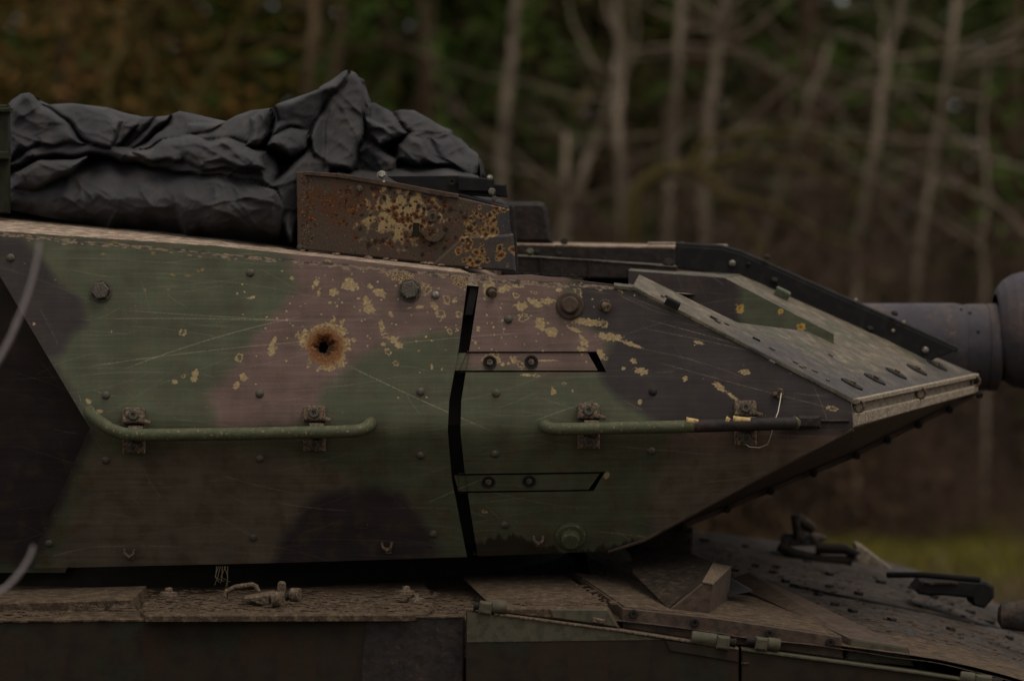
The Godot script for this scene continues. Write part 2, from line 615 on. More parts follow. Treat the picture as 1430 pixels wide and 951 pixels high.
# how deep each pixel of a coarse grid lies inside a set of outlines, as a soft mask
func soft_mask(outlines: Array, soft: float, warp: float, sd: float) -> PackedByteArray:
	var step := 5
	var w := tw / step
	var h := th / step
	var px_ := PackedByteArray()
	px_.resize(w * h)
	var polys := []
	for o in outlines:
		var q := PackedVector2Array()
		for i in range(0, o.size(), 2):
			q.append(tx(ps(o[i], o[i + 1])) / step)
		polys.append(q)
	for y in h:
		for x in w:
			var p := Vector2(x + nz.get_noise_2d(x * 0.05, y * 0.05 + sd) * warp, y + nz.get_noise_2d(x * 0.05 + 70.0, y * 0.05 + sd) * warp)
			var best := -1e9
			for q in polys:
				var d := 1e9
				var k: int = q.size()
				for i in k:
					var a: Vector2 = q[i]
					var e: Vector2 = q[(i + 1) % k] - a
					var f := p - a
					d = minf(d, (f - e * clampf(f.dot(e) / e.length_squared(), 0.0, 1.0)).length_squared())
				d = sqrt(d)
				best = maxf(best, d if Geometry2D.is_point_in_polygon(p, q) else -d)
			px_[y * w + x] = int(clampf(0.5 + best * step / soft * 0.5, 0, 1) * 255.0)
	var im := Image.create_from_data(w, h, false, Image.FORMAT_L8, px_)
	im.resize(tw, th, Image.INTERPOLATE_CUBIC)
	return im.get_data()

func paint_side() -> void:
	tw = int(UW * t_k)
	th = int(UH * t_k)
	t_org = Vector2(UX, UY)
	var brown := soft_mask([
		[380, 300, 402, 352, 404, 400, 372, 450, 322, 500, 288, 560, 300, 596, 420, 592, 452, 540, 500, 492, 570, 470, 650, 464, 652, 514, 836, 520, 842, 470, 800, 440, 792, 392, 800, 300],
		[130, 640, 300, 622, 430, 640, 520, 690, 500, 800, 60, 810],
		[930, 596, 1300, 596, 1300, 640, 920, 800, 900, 700]], 11.0, 3.0, 0.0)
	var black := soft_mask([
		[-40, 300, 30, 336, 66, 372, 108, 420, 112, 450, 86, 486, 66, 500, 130, 600, 36, 800, -60, 800, -60, 300],  # black camouflage lobe, carried on over the recessed facet to paint its shade
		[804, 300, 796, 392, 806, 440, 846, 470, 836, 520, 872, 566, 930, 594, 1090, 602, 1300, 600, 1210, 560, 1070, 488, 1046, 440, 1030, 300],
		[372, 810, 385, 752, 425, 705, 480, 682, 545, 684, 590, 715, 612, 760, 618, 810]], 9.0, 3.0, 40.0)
	var big := noise_bytes(tw, th, 1, 0.012, 4, FastNoiseLite.TYPE_SIMPLEX_SMOOTH, false)
	var streak := noise_bytes(tw, th, 2, 0.16, 4, FastNoiseLite.TYPE_SIMPLEX_SMOOTH, false, 44, 1)
	var runs := noise_bytes(tw, th, 3, 0.12, 3, FastNoiseLite.TYPE_SIMPLEX_SMOOTH, false, 1, 16)
	var fine := noise_bytes(tw, th, 4, 0.35, 2, FastNoiseLite.TYPE_SIMPLEX_SMOOTH, false)
	var mud := noise_bytes(tw, th, 5, 0.02, 5, FastNoiseLite.TYPE_SIMPLEX_SMOOTH, false)
	pix = PackedByteArray()
	pix.resize(tw * th * 3)
	hgt = PackedByteArray()
	hgt.resize(tw * th)
	var fold := int((UY - FOLD_Y) * t_k)
	for y in th:
		var low := smoothstep(fold - 10.0, fold + 60.0, y)
		for x in tw:
			var i := y * tw + x
			var mb := brown[i] / 255.0
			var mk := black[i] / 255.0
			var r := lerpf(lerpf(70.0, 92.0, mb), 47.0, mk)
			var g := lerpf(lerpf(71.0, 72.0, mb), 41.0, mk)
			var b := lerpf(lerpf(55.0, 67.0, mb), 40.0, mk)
			var k := 1.0 + (big[i] - 128) * 0.0009 + (streak[i] - 128) * 0.0007  + (runs[i] - 128) * 0.0002 + (fine[i] - 128) * 0.0007
			var m := smoothstep(0.46, 0.8, mud[i] / 255.0) * (0.22 + 0.3 * low)
			mb *= 1.0 - 0.45 * low
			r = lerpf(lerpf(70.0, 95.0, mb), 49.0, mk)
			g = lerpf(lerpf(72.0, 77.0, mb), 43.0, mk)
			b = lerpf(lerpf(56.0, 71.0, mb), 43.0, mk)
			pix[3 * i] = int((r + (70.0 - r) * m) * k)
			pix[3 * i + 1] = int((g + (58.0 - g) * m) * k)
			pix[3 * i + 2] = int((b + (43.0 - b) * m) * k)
			hgt[i] = clampi(128 + (streak[i] - 128) / 9 + (fine[i] - 128) / 16 + (big[i] - 128) / 10, 0, 255)
	# scratches: long shallow ones from branches, a few deep ones
	for i in 240:
		var p := tx(ps(rng.randf_range(-20, 1180), rng.randf_range(340, 780)))
		scratch(p, rng.randfn(0.0, 9.0) + (180.0 if rng.randf() < 0.2 else 0.0), rng.randf_range(40, 300), rng.randf_range(-0.5, 0.5), rng.randf_range(0.05, 0.22))
	for i in 60:
		var p := tx(ps(rng.randf_range(0, 1180), rng.randf_range(360, 780)))
		scratch(p, rng.randf_range(10, 70), rng.randf_range(20, 90), rng.randf_range(-0.4, 0.4), rng.randf_range(0.08, 0.3))
	for s in [[130, 445, -1, 330, 0.06, 0.34], [160, 432, 4, 300, -0.02, 0.26], [160, 520, -22, 300, 0.2, 0.4], [100, 515, -9, 420, 0.1, 0.34], [475, 505, 26, 260, -0.06, 0.42], [545, 480, -6, 220, 0.05, 0.3], [400, 620, -20, 120, 0.1, 0.18],
			[590, 705, -26, 110, 0.08, 0.36], [380, 700, 12, 130, -0.2, 0.28], [300, 660, 20, 130, -0.2, 0.22], [70, 778, -22, 60, 0.3, 0.3], [110, 764, -3, 160, 0.1, 0.3], [650, 770, -6, 180, 0.06, 0.2], [830, 742, 4, 90, 0.1, 0.3],
			[880, 440, 14, 420, 0.1, 0.3], [880, 455, 10, 300, 0.1, 0.24], [900, 500, 16, 330, -0.05, 0.24], [850, 404, 20, 250, 0.05, 0.2], [960, 600, 3, 260, 0.0, 0.2], [740, 590, -22, 110, 0.1, 0.3], [700, 612, -6, 200, 0.05, 0.22], [850, 622, 5, 170, 0.0, 0.24]]:
		scratch(tx(ps(s[0], s[1])), s[2], s[3] * 1.2, s[4], s[5], Color(0.62, 0.58, 0.50))
	# paint chipped down to the sand-coloured primer
	var chips := [
		[487, 397, 12, 9, 20, 0], [465, 407, 6, 7, 60, 0], [441, 394, 4, 5, 0, 3], [444, 409, 2.5, 5, 0, 3], [407, 388, 3.5, 3, 0, 3], [559, 384, 24, 10, 14, 2], [590, 398, 6, 5, 0, 2], [529, 409, 10, 6, 30, 0],
		[516, 399, 5, 3, 30, 3], [511, 420, 7, 6, 70, 0], [516, 431, 9, 7, 25, 0], [545, 438, 3, 5, -20, 3], [532, 456, 4, 10, -8, 0], [537, 468, 5, 4, 0, 1], [548, 474, 6, 5, 40, 3], [556, 481, 7, 5, 40, 3], [541, 491, 4, 6, -35, 1],
		[534, 480, 3.5, 3, 0, 3], [552, 507, 5, 4, 0, 1], [585, 428, 6, 3, -8, 3], [596, 405, 5, 8, 20, 1], [606, 427, 4, 8, -40, 0], [615, 438, 8, 6, 20, 1], [623, 418, 5, 8, -15, 1], [640, 438, 4.5, 5, 0, 1], [627, 462, 3.5, 5, -35, 1],
		[633, 420, 3, 3, 0, 3], [642, 392, 15, 9, 10, 2], [379, 487, 6, 11, 12, 0], [382, 474, 3, 6, 25, 3], [333, 499, 6, 7, 15, 1], [339, 526, 6, 6, 0, 0], [329, 538, 4, 6, 20, 0], [271, 524, 5, 10, 16, 0], [254, 464, 6, 5, -20, 1],
		[243, 533, 4, 3.5, 0, 3], [255, 525, 3, 3, 0, 1], [201, 404, 3.5, 4, 0, 1], [234, 403, 4, 4, 0, 1], [158, 338, 8, 4, -15, 1], [143, 354, 6, 3, 0, 1], [213, 353, 5, 4, 0, 1], [275, 377, 4, 4, 0, 1], [281, 376, 5, 4, 0, 1],
		[262, 384, 8, 3, 0, 1], [240, 383, 7, 3, 20, 1], [319, 361, 3, 3, 0, 1], [350, 415, 6, 2, -10, 3], [76, 390, 3, 2, 0, 3], [46, 452, 2.5, 2.5, 0, 3], [122, 560, 4, 4, 0, 3], [137, 574, 6, 3, 0, 0], [458, 367, 4, 7, -30, 1],
		[460, 422, 3, 2, 0, 3], [436, 400, 2, 3, 0, 3], [594, 470, 2, 2, 0, 3], [602, 512, 2, 4, 0, 3], [500, 416, 3, 2, 0, 3],
		[682, 401, 9, 14, 10, 0], [703, 403, 11, 5, -20, 0], [722, 399, 10, 2.5, 4, 3], [720, 412, 6, 4, 30, 1], [746, 422, 13, 5, 30, 0], [764, 420, 12, 5, 5, 0], [727, 427, 10, 6, 0, 0], [730, 443, 8, 6, -15, 1], [754, 452, 9, 8, 30, 0],
		[770, 463, 9, 7, 20, 0], [820, 449, 25, 5.5, 6, 0], [843, 452, 6, 6, 0, 1], [802, 460, 10, 3, 20, 3], [852, 470, 22, 5.5, 9, 0], [882, 481, 18, 2.4, 17, 3], [815, 477, 6, 9, -35, 0], [812, 487, 8, 3.5, 8, 0], [838, 494, 5, 8, -28, 0],
		[845, 500, 4, 3, 0, 1], [884, 504, 5, 4, 15, 0], [895, 518, 11, 5, 14, 0], [772, 546, 4, 6, -15, 0], [787, 535, 3.5, 2, 0, 1], [735, 523, 9, 2, 4, 3], [748, 524, 6, 2.5, 0, 1], [667, 459, 3, 4.5, 0, 3], [663, 478, 2, 3, 0, 3],
		[956, 528, 4, 4.5, 0, 0], [1040, 519, 9, 4, 4, 0], [1004, 540, 11, 4.5, 38, 0], [1022, 553, 12, 2.6, 38, 3], [893, 561, 4, 4, 20, 0], [975, 478, 8, 2.5, 15, 3], [1162, 570, 9, 4, 14, 1], [880, 478, 3, 2, 0, 3], [870, 514, 3, 2.5, 0, 3],
		[690, 500, 8, 10, 0, 1], [716, 502, 6, 5, 40, 0], [726, 509, 7, 5, 50, 1], [701, 508, 3, 3, 0, 3], [709, 507, 2.5, 2.5, 0, 3], [684, 502, 14, 7, 0, 1], [762, 503, 18, 1.5, 0, 3], [846, 663, 4, 6, 25, 0], [676, 714, 4, 3, 0, 1],
		[780, 404, 5, 3, 0, 3], [806, 410, 7, 12, 0, 1], [786, 432, 10, 7, 30, 1], [745, 408, 6, 2.5, 10, 1], [655, 398, 4, 6, 0, 2]]
	for q in chips:
		if q[0] < 330 and q[1] < 415:          # shallow spots, only the top coat gone
			chip(tx(ps(q[0], q[1])), q[2] * 0.8, q[3] * 0.8, q[4], 3, Color(0.44, 0.38, 0.27))
			continue
		chip(tx(ps(q[0], q[1])), q[2] * 1.2, q[3] * 1.2, q[4], q[5])
	for i in 190:
		var p := Vector2(rng.randfn(590, 130), rng.randfn(425, 45))
		if p.y > 375 and p.x < 1100:
			chip(tx(ps(p.x, p.y)), rng.randf_range(1.0, 2.2), rng.randf_range(1.0, 2.4), rng.randf() * 180.0, 3)
	for i in 60:
		chip(tx(ps(rng.randf_range(10, 1150), rng.randf_range(350, 760))), rng.randf_range(0.8, 1.7), rng.randf_range(0.8, 1.7), 0, 3, Color(0.42, 0.36, 0.28))
	# bare dusty edge along the top
	for i in 520:
		var t := rng.randf()
		var p := Vector2(lerpf(-10, 660, t), lerpf(324, 386, t)) if i % 3 else Vector2(lerpf(670, 890, t), lerpf(388, 402, t))
		chip(tx(ps(p.x, p.y + absf(rng.randfn(0, 2.5)))), rng.randf_range(2, 9), rng.randf_range(1, 2.2), 6, 3, Color(0.50, 0.43, 0.36) if rng.randf() < 0.7 else Color(0.26, 0.23, 0.22))
	# the shell hole: torn primer, then rust
	var hc := tx(ps(453, 484))
	for y in range(int(hc.y) - 62, int(hc.y) + 62):
		for x in range(int(hc.x) - 66, int(hc.x) + 62):
			var d := Vector2(x - hc.x, y - hc.y)
			var an := d.angle()
			var r := d.length() / 1.2
			var lim := 34.0 + 9.0 * nz.get_noise_2d(cos(an) * 2.2, sin(an) * 2.2) + 13.0 * nz.get_noise_2d(x * 0.07, y * 0.07)
			lim += 9.0 * exp(-pow(angle_difference(an, -2.7) / 0.3, 2)) + 8.0 * exp(-pow(angle_difference(an, -1.1) / 0.25, 2)) + 7.0 * exp(-pow(angle_difference(an, -0.3) / 0.2, 2)) - 7.0 * exp(-pow(angle_difference(an, 2.6) / 0.5, 2))
			if r < lim:
				var n2 := nz.get_noise_2d(x * 0.13, y * 0.13 + 33.0)
				blend(x, y, TAN.lerp(TAN_DARK, clampf(0.35 + n2, 0, 1)), smoothstep(lim, lim - 3.0, r) * 0.9)
				var e := r + 8.0 * n2 + 5.0 * nz.get_noise_2d(x * 0.3, y * 0.3)
				blend(x, y, RUST_BRIGHT.lerp(RUST, clampf(0.5 + 1.4 * nz.get_noise_2d(x * 0.2, y * 0.2), 0, 1)), smoothstep(30.0, 20.0, e) * 0.9)
				blend(x, y, Color(0.17, 0.10, 0.06), smoothstep(15.0, 8.0, e) * 0.9)
				hgt[y * tw + x] = int(clampf(128.0 - (lim - r) * 1.2 + n2 * 60.0, 0, 255))
	# mud that ran along the lower edge of the front module
	for x in range(int(tx(ps(655, 770)).x), int(tx(ps(930, 770)).x)):
		var edge := 744.0 + 22.0 * nz.get_noise_2d(x * 0.012, 3.0) + 8.0 * nz.get_noise_2d(x * 0.06, 8.0) + 14.0
		var y0 := int(tx(ps(760, edge)).y)
		for y in range(y0, th):
			blend(x, y, Color(0.135, 0.115, 0.09), smoothstep(0, 8, y - y0) * 0.8)
	# three shots into the inner wall of the notch
	for q in [[1033, 430, 6.5], [1090, 435, 4.5], [1118, 457, 7]]:
		var at := tx(pz(q[0], q[1], -0.5))
		chip(at, q[2] * 1.2, q[2] * 1.25, 0, 3, Color(0.68, 0.54, 0.29))
		chip(at + Vector2(-1, -1), q[2] * 0.4, q[2] * 0.4, 0, 3, Color(0.46, 0.32, 0.16))
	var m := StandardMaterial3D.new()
	m.resource_name = "camouflage_and_shade_side"
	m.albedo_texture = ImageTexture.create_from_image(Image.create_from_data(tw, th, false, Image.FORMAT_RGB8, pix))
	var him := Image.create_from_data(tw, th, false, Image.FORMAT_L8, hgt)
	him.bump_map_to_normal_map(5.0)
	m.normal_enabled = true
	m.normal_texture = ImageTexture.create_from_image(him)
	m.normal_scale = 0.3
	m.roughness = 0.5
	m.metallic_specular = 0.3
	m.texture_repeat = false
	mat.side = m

func paint_slope() -> void:
	t_k = 560.0
	tw = 620
	th = 620
	var b1 := noise_bytes(tw, th, 201, 0.010, 5, FastNoiseLite.TYPE_SIMPLEX_SMOOTH, false)
	var b2 := noise_bytes(tw, th, 202, 0.04, 5, FastNoiseLite.TYPE_SIMPLEX_SMOOTH, false)
	var b3 := noise_bytes(tw, th, 203, 0.25, 4, FastNoiseLite.TYPE_SIMPLEX_SMOOTH, false)
	pix = PackedByteArray()
	pix.resize(tw * th * 3)
	for y in th:
		for x in tw:
			var i := y * tw + x
			var n1 := b1[i] / 255.0 - 0.5
			var n2 := b2[i] / 255.0 - 0.5
			var n3 := b3[i] / 255.0 - 0.5
			var wx := 0.20 + x / t_k
			var wd := y / t_k - 0.05                 # how far in from the near edge
			var up := clampf((wx - wd * 0.41 - 0.30) / 0.51, 0, 1)     # 0 at the break, 1 at the nose
			var c := Color(0.325, 0.295, 0.25).lerp(Color(0.27, 0.265, 0.22), smoothstep(0.0, 0.25, n1))
			c = c.lerp(Color(0.39, 0.35, 0.30), smoothstep(0.05, 0.3, n2 - n1 * 0.5) * 0.8)
			var bare := smoothstep(0.46, 0.04, wd + n1 * 0.3 + n2 * 0.16) * smoothstep(0.15, 0.6, up) + smoothstep(0.80, 1.0, up + n1 * 0.3) * 0.9
			bare += smoothstep(0.1, 0.3, -n1 + n2 * 0.6) * 0.4
			c = c.lerp(Color(0.225, 0.21, 0.212), clampf(bare, 0, 1) * 0.85)
			c = c * (1.0 + n3 * 0.25 + n2 * 0.3)
			if n3 > 0.36:
				c = c.lerp(Color(0.55, 0.48, 0.41), 0.5)
			elif n3 < -0.29:
				c = c.lerp(Color(0.17, 0.15, 0.14), 0.7)
			pix[3 * i] = int(clampf(c.r, 0, 1) * 255.0)
			pix[3 * i + 1] = int(clampf(c.g, 0, 1) * 255.0)
			pix[3 * i + 2] = int(clampf(c.b, 0, 1) * 255.0)
	for i in 140:       # gouges that run with the slope
		scratch(Vector2(rng.randf_range(40, 560), rng.randf_range(10, 560)), rng.randf_range(-30, 10), rng.randf_range(10, 60), 0.0, rng.randf_range(0.08, 0.3), Color(0.62, 0.56, 0.48) if i % 3 else Color(0.14, 0.12, 0.11))
	var m := StandardMaterial3D.new()
	m.resource_name = "dusty_slope_paint"
	m.albedo_texture = ImageTexture.create_from_image(Image.create_from_data(tw, th, false, Image.FORMAT_RGB8, pix))
	m.roughness = 0.72
	m.metallic_specular = 0.22
	m.texture_repeat = false
	mat.slope = m

func paint_box() -> void:
	t_k = 1150.0
	t_org = Vector2(-0.56, 2.70)
	tw = int(0.64 * t_k)
	th = int(0.34 * t_k)
	var b1 := noise_bytes(tw, th, 101, 0.012, 5, FastNoiseLite.TYPE_SIMPLEX_SMOOTH, false)
	var b2 := noise_bytes(tw, th, 102, 0.03, 5, FastNoiseLite.TYPE_SIMPLEX_SMOOTH, false)
	var b3 := noise_bytes(tw, th, 103, 0.12, 4, FastNoiseLite.TYPE_SIMPLEX_SMOOTH, false)
	pix = PackedByteArray()
	pix.resize(tw * th * 3)
	hgt = PackedByteArray()
	hgt.resize(tw * th)
	var c_or := tx(pz(470, 285, -0.28))
	var c_tan := tx(pz(560, 300, -0.28))
	var c_dk := tx(pz(700, 300, -0.28))
	for y in th:
		for x in tw:
			var i := y * tw + x
			var n1 := b1[i] / 255.0 - 0.5
			var n2 := b2[i] / 255.0 - 0.5
			var n3 := b3[i] / 255.0 - 0.5
			var c := Color(0.255, 0.225, 0.185).lerp(Color(0.275, 0.215, 0.185), clampf(0.5 + 2.0 * n1, 0, 1))
			c = c.lerp(Color(0.20, 0.20, 0.215), smoothstep(-70.0, 40.0, x - c_dk.x + n1 * 160.0))
			var d := Vector2((x - c_or.x) / 150.0, (y - c_or.y) / 62.0).length()
			c = c.lerp(Color(0.295, 0.185, 0.11), clampf(smoothstep(0.9, 0.3, d - n2 * 1.6 - n3 * 0.8), 0, 1) * 0.8)
			d = Vector2((x - c_tan.x) / 105.0, (y - c_tan.y) / 85.0).length()
			c = c.lerp(Color(0.55, 0.47, 0.33), smoothstep(1.0, 0.45, d - n2 * 1.7 - n3 * 0.3) * 0.9)
			c = c.lerp(Color(0.19, 0.14, 0.11), smoothstep(0.16, 0.28, n3) * 0.7)
			c = c * (1.0 + n3 * 0.35)
			pix[3 * i] = int(clampf(c.r, 0, 1) * 255.0)
			pix[3 * i + 1] = int(clampf(c.g, 0, 1) * 255.0)
			pix[3 * i + 2] = int(clampf(c.b, 0, 1) * 255.0)
			hgt[i] = int(128 + n3 * 40.0 + n2 * 30.0)
	# dents with rust in them, ringed with primer
	for i in 230:
		var q := Vector2(rng.randfn(578, 48), rng.randfn(303, 26))
		if i % 4 == 0:
			q = Vector2(rng.randf_range(640, 718), rng.randf_range(285, 372))
		var r := 3.5 + 8.0 * pow(rng.randf(), 1.6)
		var c := tx(pz(q.x, q.y, -0.28))
		if i % 4 == 0:
			chip(c, r * 1.7, r * 1.2, rng.randf() * 180.0, 3, Color(0.50, 0.40, 0.26))
		chip(c, r, r * rng.randf_range(0.6, 1.0), rng.randf() * 180.0, 3, Color(0.33, 0.19, 0.10) if rng.randf() < 0.6 else Color(0.20, 0.14, 0.11))
		chip(c, r * 0.4, r * 0.4, 0, 3, Color(0.13, 0.09, 0.07))
	for i in 90:
		chip(tx(pz(rng.randfn(470, 30), rng.randfn(285, 16), -0.28)), rng.randf_range(1, 3.6), rng.randf_range(1, 3), 0, 3, Color(0.15, 0.09, 0.06) if i % 2 else Color(0.52, 0.27, 0.11))
	for i in 120:
		chip(tx(pz(rng.randf_range(420, 436), rng.randf_range(245, 345), -0.28)), rng.randf_range(1, 3.0), rng.randf_range(1, 3), 0, 3, Color(0.42, 0.36, 0.27) if i % 2 else Color(0.14, 0.11, 0.09))
	for i in 200:
		chip(tx(pz(rng.randf_range(430, 715), rng.randf_range(255, 375), -0.28)), rng.randf_range(0.8, 1.8), rng.randf_range(0.8, 1.8), 0, 3, Color(0.50, 0.40, 0.26) if i % 3 else Color(0.12, 0.1, 0.09))
	var m := StandardMaterial3D.new()
	m.resource_name = "rusted_box"
	m.albedo_texture = ImageTexture.create_from_image(Image.create_from_data(tw, th, false, Image.FORMAT_RGB8, pix))
	var him := Image.create_from_data(tw, th, false, Image.FORMAT_L8, hgt)
	him.bump_map_to_normal_map(7.0)
	m.normal_enabled = true
	m.normal_texture = ImageTexture.create_from_image(him)
	m.normal_scale = 0.7
	m.roughness = 0.75
	m.metallic_specular = 0.25
	m.texture_repeat = false
	mat.box = m


# ---------- turret ----------
func build_turret() -> void:
	make_bolts()
	# the welded body behind the add-on armour
	var s := Shape.new()
	var body := PackedVector3Array([Vector3(-3.2, 1.80, -0.44), Vector3(0.40, 1.76, -0.44), Vector3(0.20, 2.20, -0.44), Vector3(0.05, 2.36, -0.44), Vector3(-1.25, 2.50, -0.44), Vector3(-3.2, 2.50, -0.44)])
	s.prism(body, Vector3(0, 0, -2.3))
	part("turret_body", s.mesh(), mat.shade_metal, tank)
	s = Shape.new()
	s.lathe(Vector3(-0.9, 1.52, -1.42), Vector3.UP, [Vector2(0, 1.06), Vector2(0.29, 1.06), Vector2(0.29, 0)], 48)
	part("turret_ring", s.mesh(), mat.shade_metal, tank)
	# roof: dusty plate rising gently inward
	s = Shape.new()
	var edge := [ps(-40, 320), ps(300, 343), ps(640, 380), ps(740, 388), ps(860, 400), ps(886, 404)]
	var far: Array = []
	for e in edge:
		far.append(Vector3(e.x + (0.30 if e == edge[5] else 0.0), e.y + 0.045 if e.x < -0.4 else (e.y + 0.02 if e.x < -0.1 else e.y - 0.04), -0.86))
	edge.push_front(Vector3(-3.2, edge[0].y + 0.05, edge[0].z))
	far.push_front(Vector3(-3.2, far[0].y + 0.05, -0.86))
	for i in edge.size() - 1:
		s.quad(edge[i], edge[i + 1], far[i + 1], far[i], Vector3.UP)
	for i in edge.size() - 1:
		s.quad(edge[i] - Vector3(0, 0.03, -0.0), edge[i + 1] - Vector3(0, 0.03, 0), edge[i + 1], edge[i], Vector3.BACK)
	part("roof_plate", s.mesh(), mat.dusty, tank)
	s = Shape.new()
	s.prism(PackedVector3Array([Vector3(-3.2, 2.49, -0.84), Vector3(-0.05, 2.44, -0.84), Vector3(-0.05, 2.455, -2.5), Vector3(-3.2, 2.53, -2.5)]), Vector3(0, -0.1, 0), 0.01)
	part("roof_plate", s.mesh(), mat.dusty, tank)

	# ---- rear module of the side armour



	s = Shape.new()
	var hole := PackedVector2Array()
	var hc := ps(453, 484)
	for i in 18:
		var a := TAU * i / 18.0
		hole.append(Vector2(hc.x, hc.y) + Vector2(cos(a), sin(a)) * (0.030 + 0.005 * sin(i * 2.3)))
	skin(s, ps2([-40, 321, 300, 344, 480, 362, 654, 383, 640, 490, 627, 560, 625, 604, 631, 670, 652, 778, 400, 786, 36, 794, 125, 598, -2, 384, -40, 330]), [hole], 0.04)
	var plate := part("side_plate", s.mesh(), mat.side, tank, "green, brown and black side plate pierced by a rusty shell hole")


	# the crater: from the plate's surface down to the puncture
	s = Shape.new()
	var prev := PackedVector3Array()
	var steps := [[1.0, 0.0005], [0.78, -0.002], [0.54, -0.006], [0.33, -0.010], [0.30, -0.03]]
	for k in steps.size():
		var ring := PackedVector3Array()
		for i in 36:
			var a := TAU * i / 36.0
			var j := i / 2.0
			var rr: float = lerpf(0.030 + 0.005 * sin(floor(j) * 2.3), 0.030 + 0.005 * sin(fmod(floor(j) + 1.0, 18.0) * 2.3), fmod(j, 1.0)) * steps[k][0] * 1.03
			if k > 1:
				rr *= 1.0 + 0.10 * nz.get_noise_2d(cos(a) * 1.3 + 3.0, sin(a) * 1.3)
				rr *= 1.0 + 0.35 * absf(sin(a + 0.3))
			ring.append(hc + Vector3(cos(a) * rr - (0.004 if k > 1 else 0.0), sin(a) * rr - (0.003 if k > 1 else 0.0), steps[k][1] + (0.0006 * nz.get_noise_2d(i * 0.3, k * 3.0) if k > 0 else 0.0)))
		if k > 0:
			for i in 36:
				var q := (i + 1) % 36
				s.quad(prev[i], prev[q], ring[q], ring[i], Vector3(hc.x - prev[i].x, hc.y - prev[i].y, 0.02))
		prev = ring
	part("shell_hole", s.mesh(), mat.side, plate, "rust-rimmed puncture through the plate")
	s = Shape.new()
	s.lathe(hc + Vector3(-0.004, -0.003, -0.06), Vector3.BACK, [Vector2(0, 0.0), Vector2(0.0001, 0.024), Vector2(0.034, 0.024)], 16)
	part("hole_lining", s.mesh(), mat.hole, plate)
	# recessed plate behind the arrow-shaped end
	s = Shape.new()
	s.prism(px3([-60, 345, -0.07, -2, 365, -0.08, 170, 600, -0.22, 90, 800, -0.36, -60, 800, -0.36]), Vector3(0, 0, -0.03))
	part("recessed_plate", s.mesh(), mat.side, tank)
	s = Shape.new()
	s.prism(PackedVector3Array([Vector3(-3.2, 1.75, -0.27), Vector3(-1.32, 1.75, -0.27), Vector3(-1.32, 2.53, -0.12), Vector3(-3.2, 2.55, -0.12)]), Vector3(0, 0, -0.1), 0.01)
	part("bustle_side", s.mesh(), mat.paint_green, tank)

	# ---- front wedge module
	s = Shape.new()
	var slot_hi := ps2([652, 491, 833, 491, 847, 520, 640, 520])
	var slot_lo := ps2([640, 662, 845, 659, 829, 686, 640, 689])
	skin(s, ps2([671, 386, 740, 383.5, 860, 398, 888, 403, 1190, 560, 1192, 600, 1060, 668, 920, 742, 895, 757, 850, 770, 667, 777, 650, 670, 643, 604, 644, 560, 655, 490]), [slot_hi, slot_lo], 0.035)
	var front := part("front_side_plate", s.mesh(), mat.side, tank, "wedge side plate, brown, green and black with yellow paint scars")
	# the two slotted straps that tie the modules together
	for q in [[[640, 493.5, 821, 493, 835, 517.5, 634, 517.5], -0.004], [[634, 664.5, 838, 661.5, 822, 684, 640, 686.5], -0.004]]:
		s = Shape.new()
		skin(s, ps2(q[0]), [], 0.02, q[1])
		part("strap_plate", s.mesh(), mat.side, front)
	for q in [[684, 506], [742, 505.5], [682, 674], [739, 673]]:
		var p := ps(q[0], q[1], -0.004)
		var b := side_basis(p.y)
		s = Shape.new()
		s.lathe(Vector3.ZERO, Vector3.BACK, [Vector2(0, 0.0165), Vector2(0.003, 0.0165), Vector2(0.003, 0.0125), Vector2(0.0005, 0.0125), Vector2(0.0005, 0)], 22)
		var o := part("bolt_socket", s.mesh(), mat.hole, front)
		o.transform = Transform3D(b, p)
		bolt("hex", "bolt", p - b.z * 0.004, b, 0.019, mat.bracket, front)
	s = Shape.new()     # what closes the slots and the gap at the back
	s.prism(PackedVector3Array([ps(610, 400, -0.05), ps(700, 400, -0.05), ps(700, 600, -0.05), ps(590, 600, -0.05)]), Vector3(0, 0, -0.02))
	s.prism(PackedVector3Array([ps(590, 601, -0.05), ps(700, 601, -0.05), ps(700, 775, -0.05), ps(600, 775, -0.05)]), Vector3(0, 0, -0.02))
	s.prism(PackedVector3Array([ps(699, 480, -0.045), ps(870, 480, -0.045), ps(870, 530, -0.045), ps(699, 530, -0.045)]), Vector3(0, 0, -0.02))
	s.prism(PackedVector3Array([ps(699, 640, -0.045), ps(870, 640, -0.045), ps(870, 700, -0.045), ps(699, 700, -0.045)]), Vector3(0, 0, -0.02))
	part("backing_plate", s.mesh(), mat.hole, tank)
	# a bridging ledge high in the gap
	s = Shape.new()
	s.prism(PackedVector3Array([ps(656, 400, -0.012), ps(669, 400, -0.012), ps(660, 440, -0.012), ps(648, 440, -0.012)]), Vector3(0, 0, -0.03), 0.002)
	part("gap_spacer", s.mesh(), mat.rubber, front)
	s = Shape.new()
	s.prism(PackedVector3Array([ps(655, 387, -0.002), ps(672, 387, -0.002), ps(671, 394, -0.002), ps(654, 394, -0.002)]), Vector3(0, 0, -0.05), 0.002)
	part("gap_cover", s.mesh(), mat.dusty, front)

	# ---- sloping top of the wedge, with its notch
	var n2 := ps(884, 399.5, 0.004)
	var n3 := ps(1192, 557, 0.004)
	var f3 := pz(1362, 521.5, -1.0)
	var f2 := pz(1035, 384, -0.86)
	var sp := Plane(n2, f3, n3)
	if sp.normal.y < 0.0:
		sp = Plane(-sp.normal, -sp.d)
	var na := pplane(1165, 467, sp)
	var nb := pplane(1012, 387.5, sp)
	var nd := pplane(1030, 450, sp)
	nd = nd + (n3 - n2).normalized() * 0.0
	var ne := pplane(893, 383, sp)
	var outline := PackedVector3Array([n2, n3, f3, f2, nb, na, nd, ne])
	s = Shape.new()
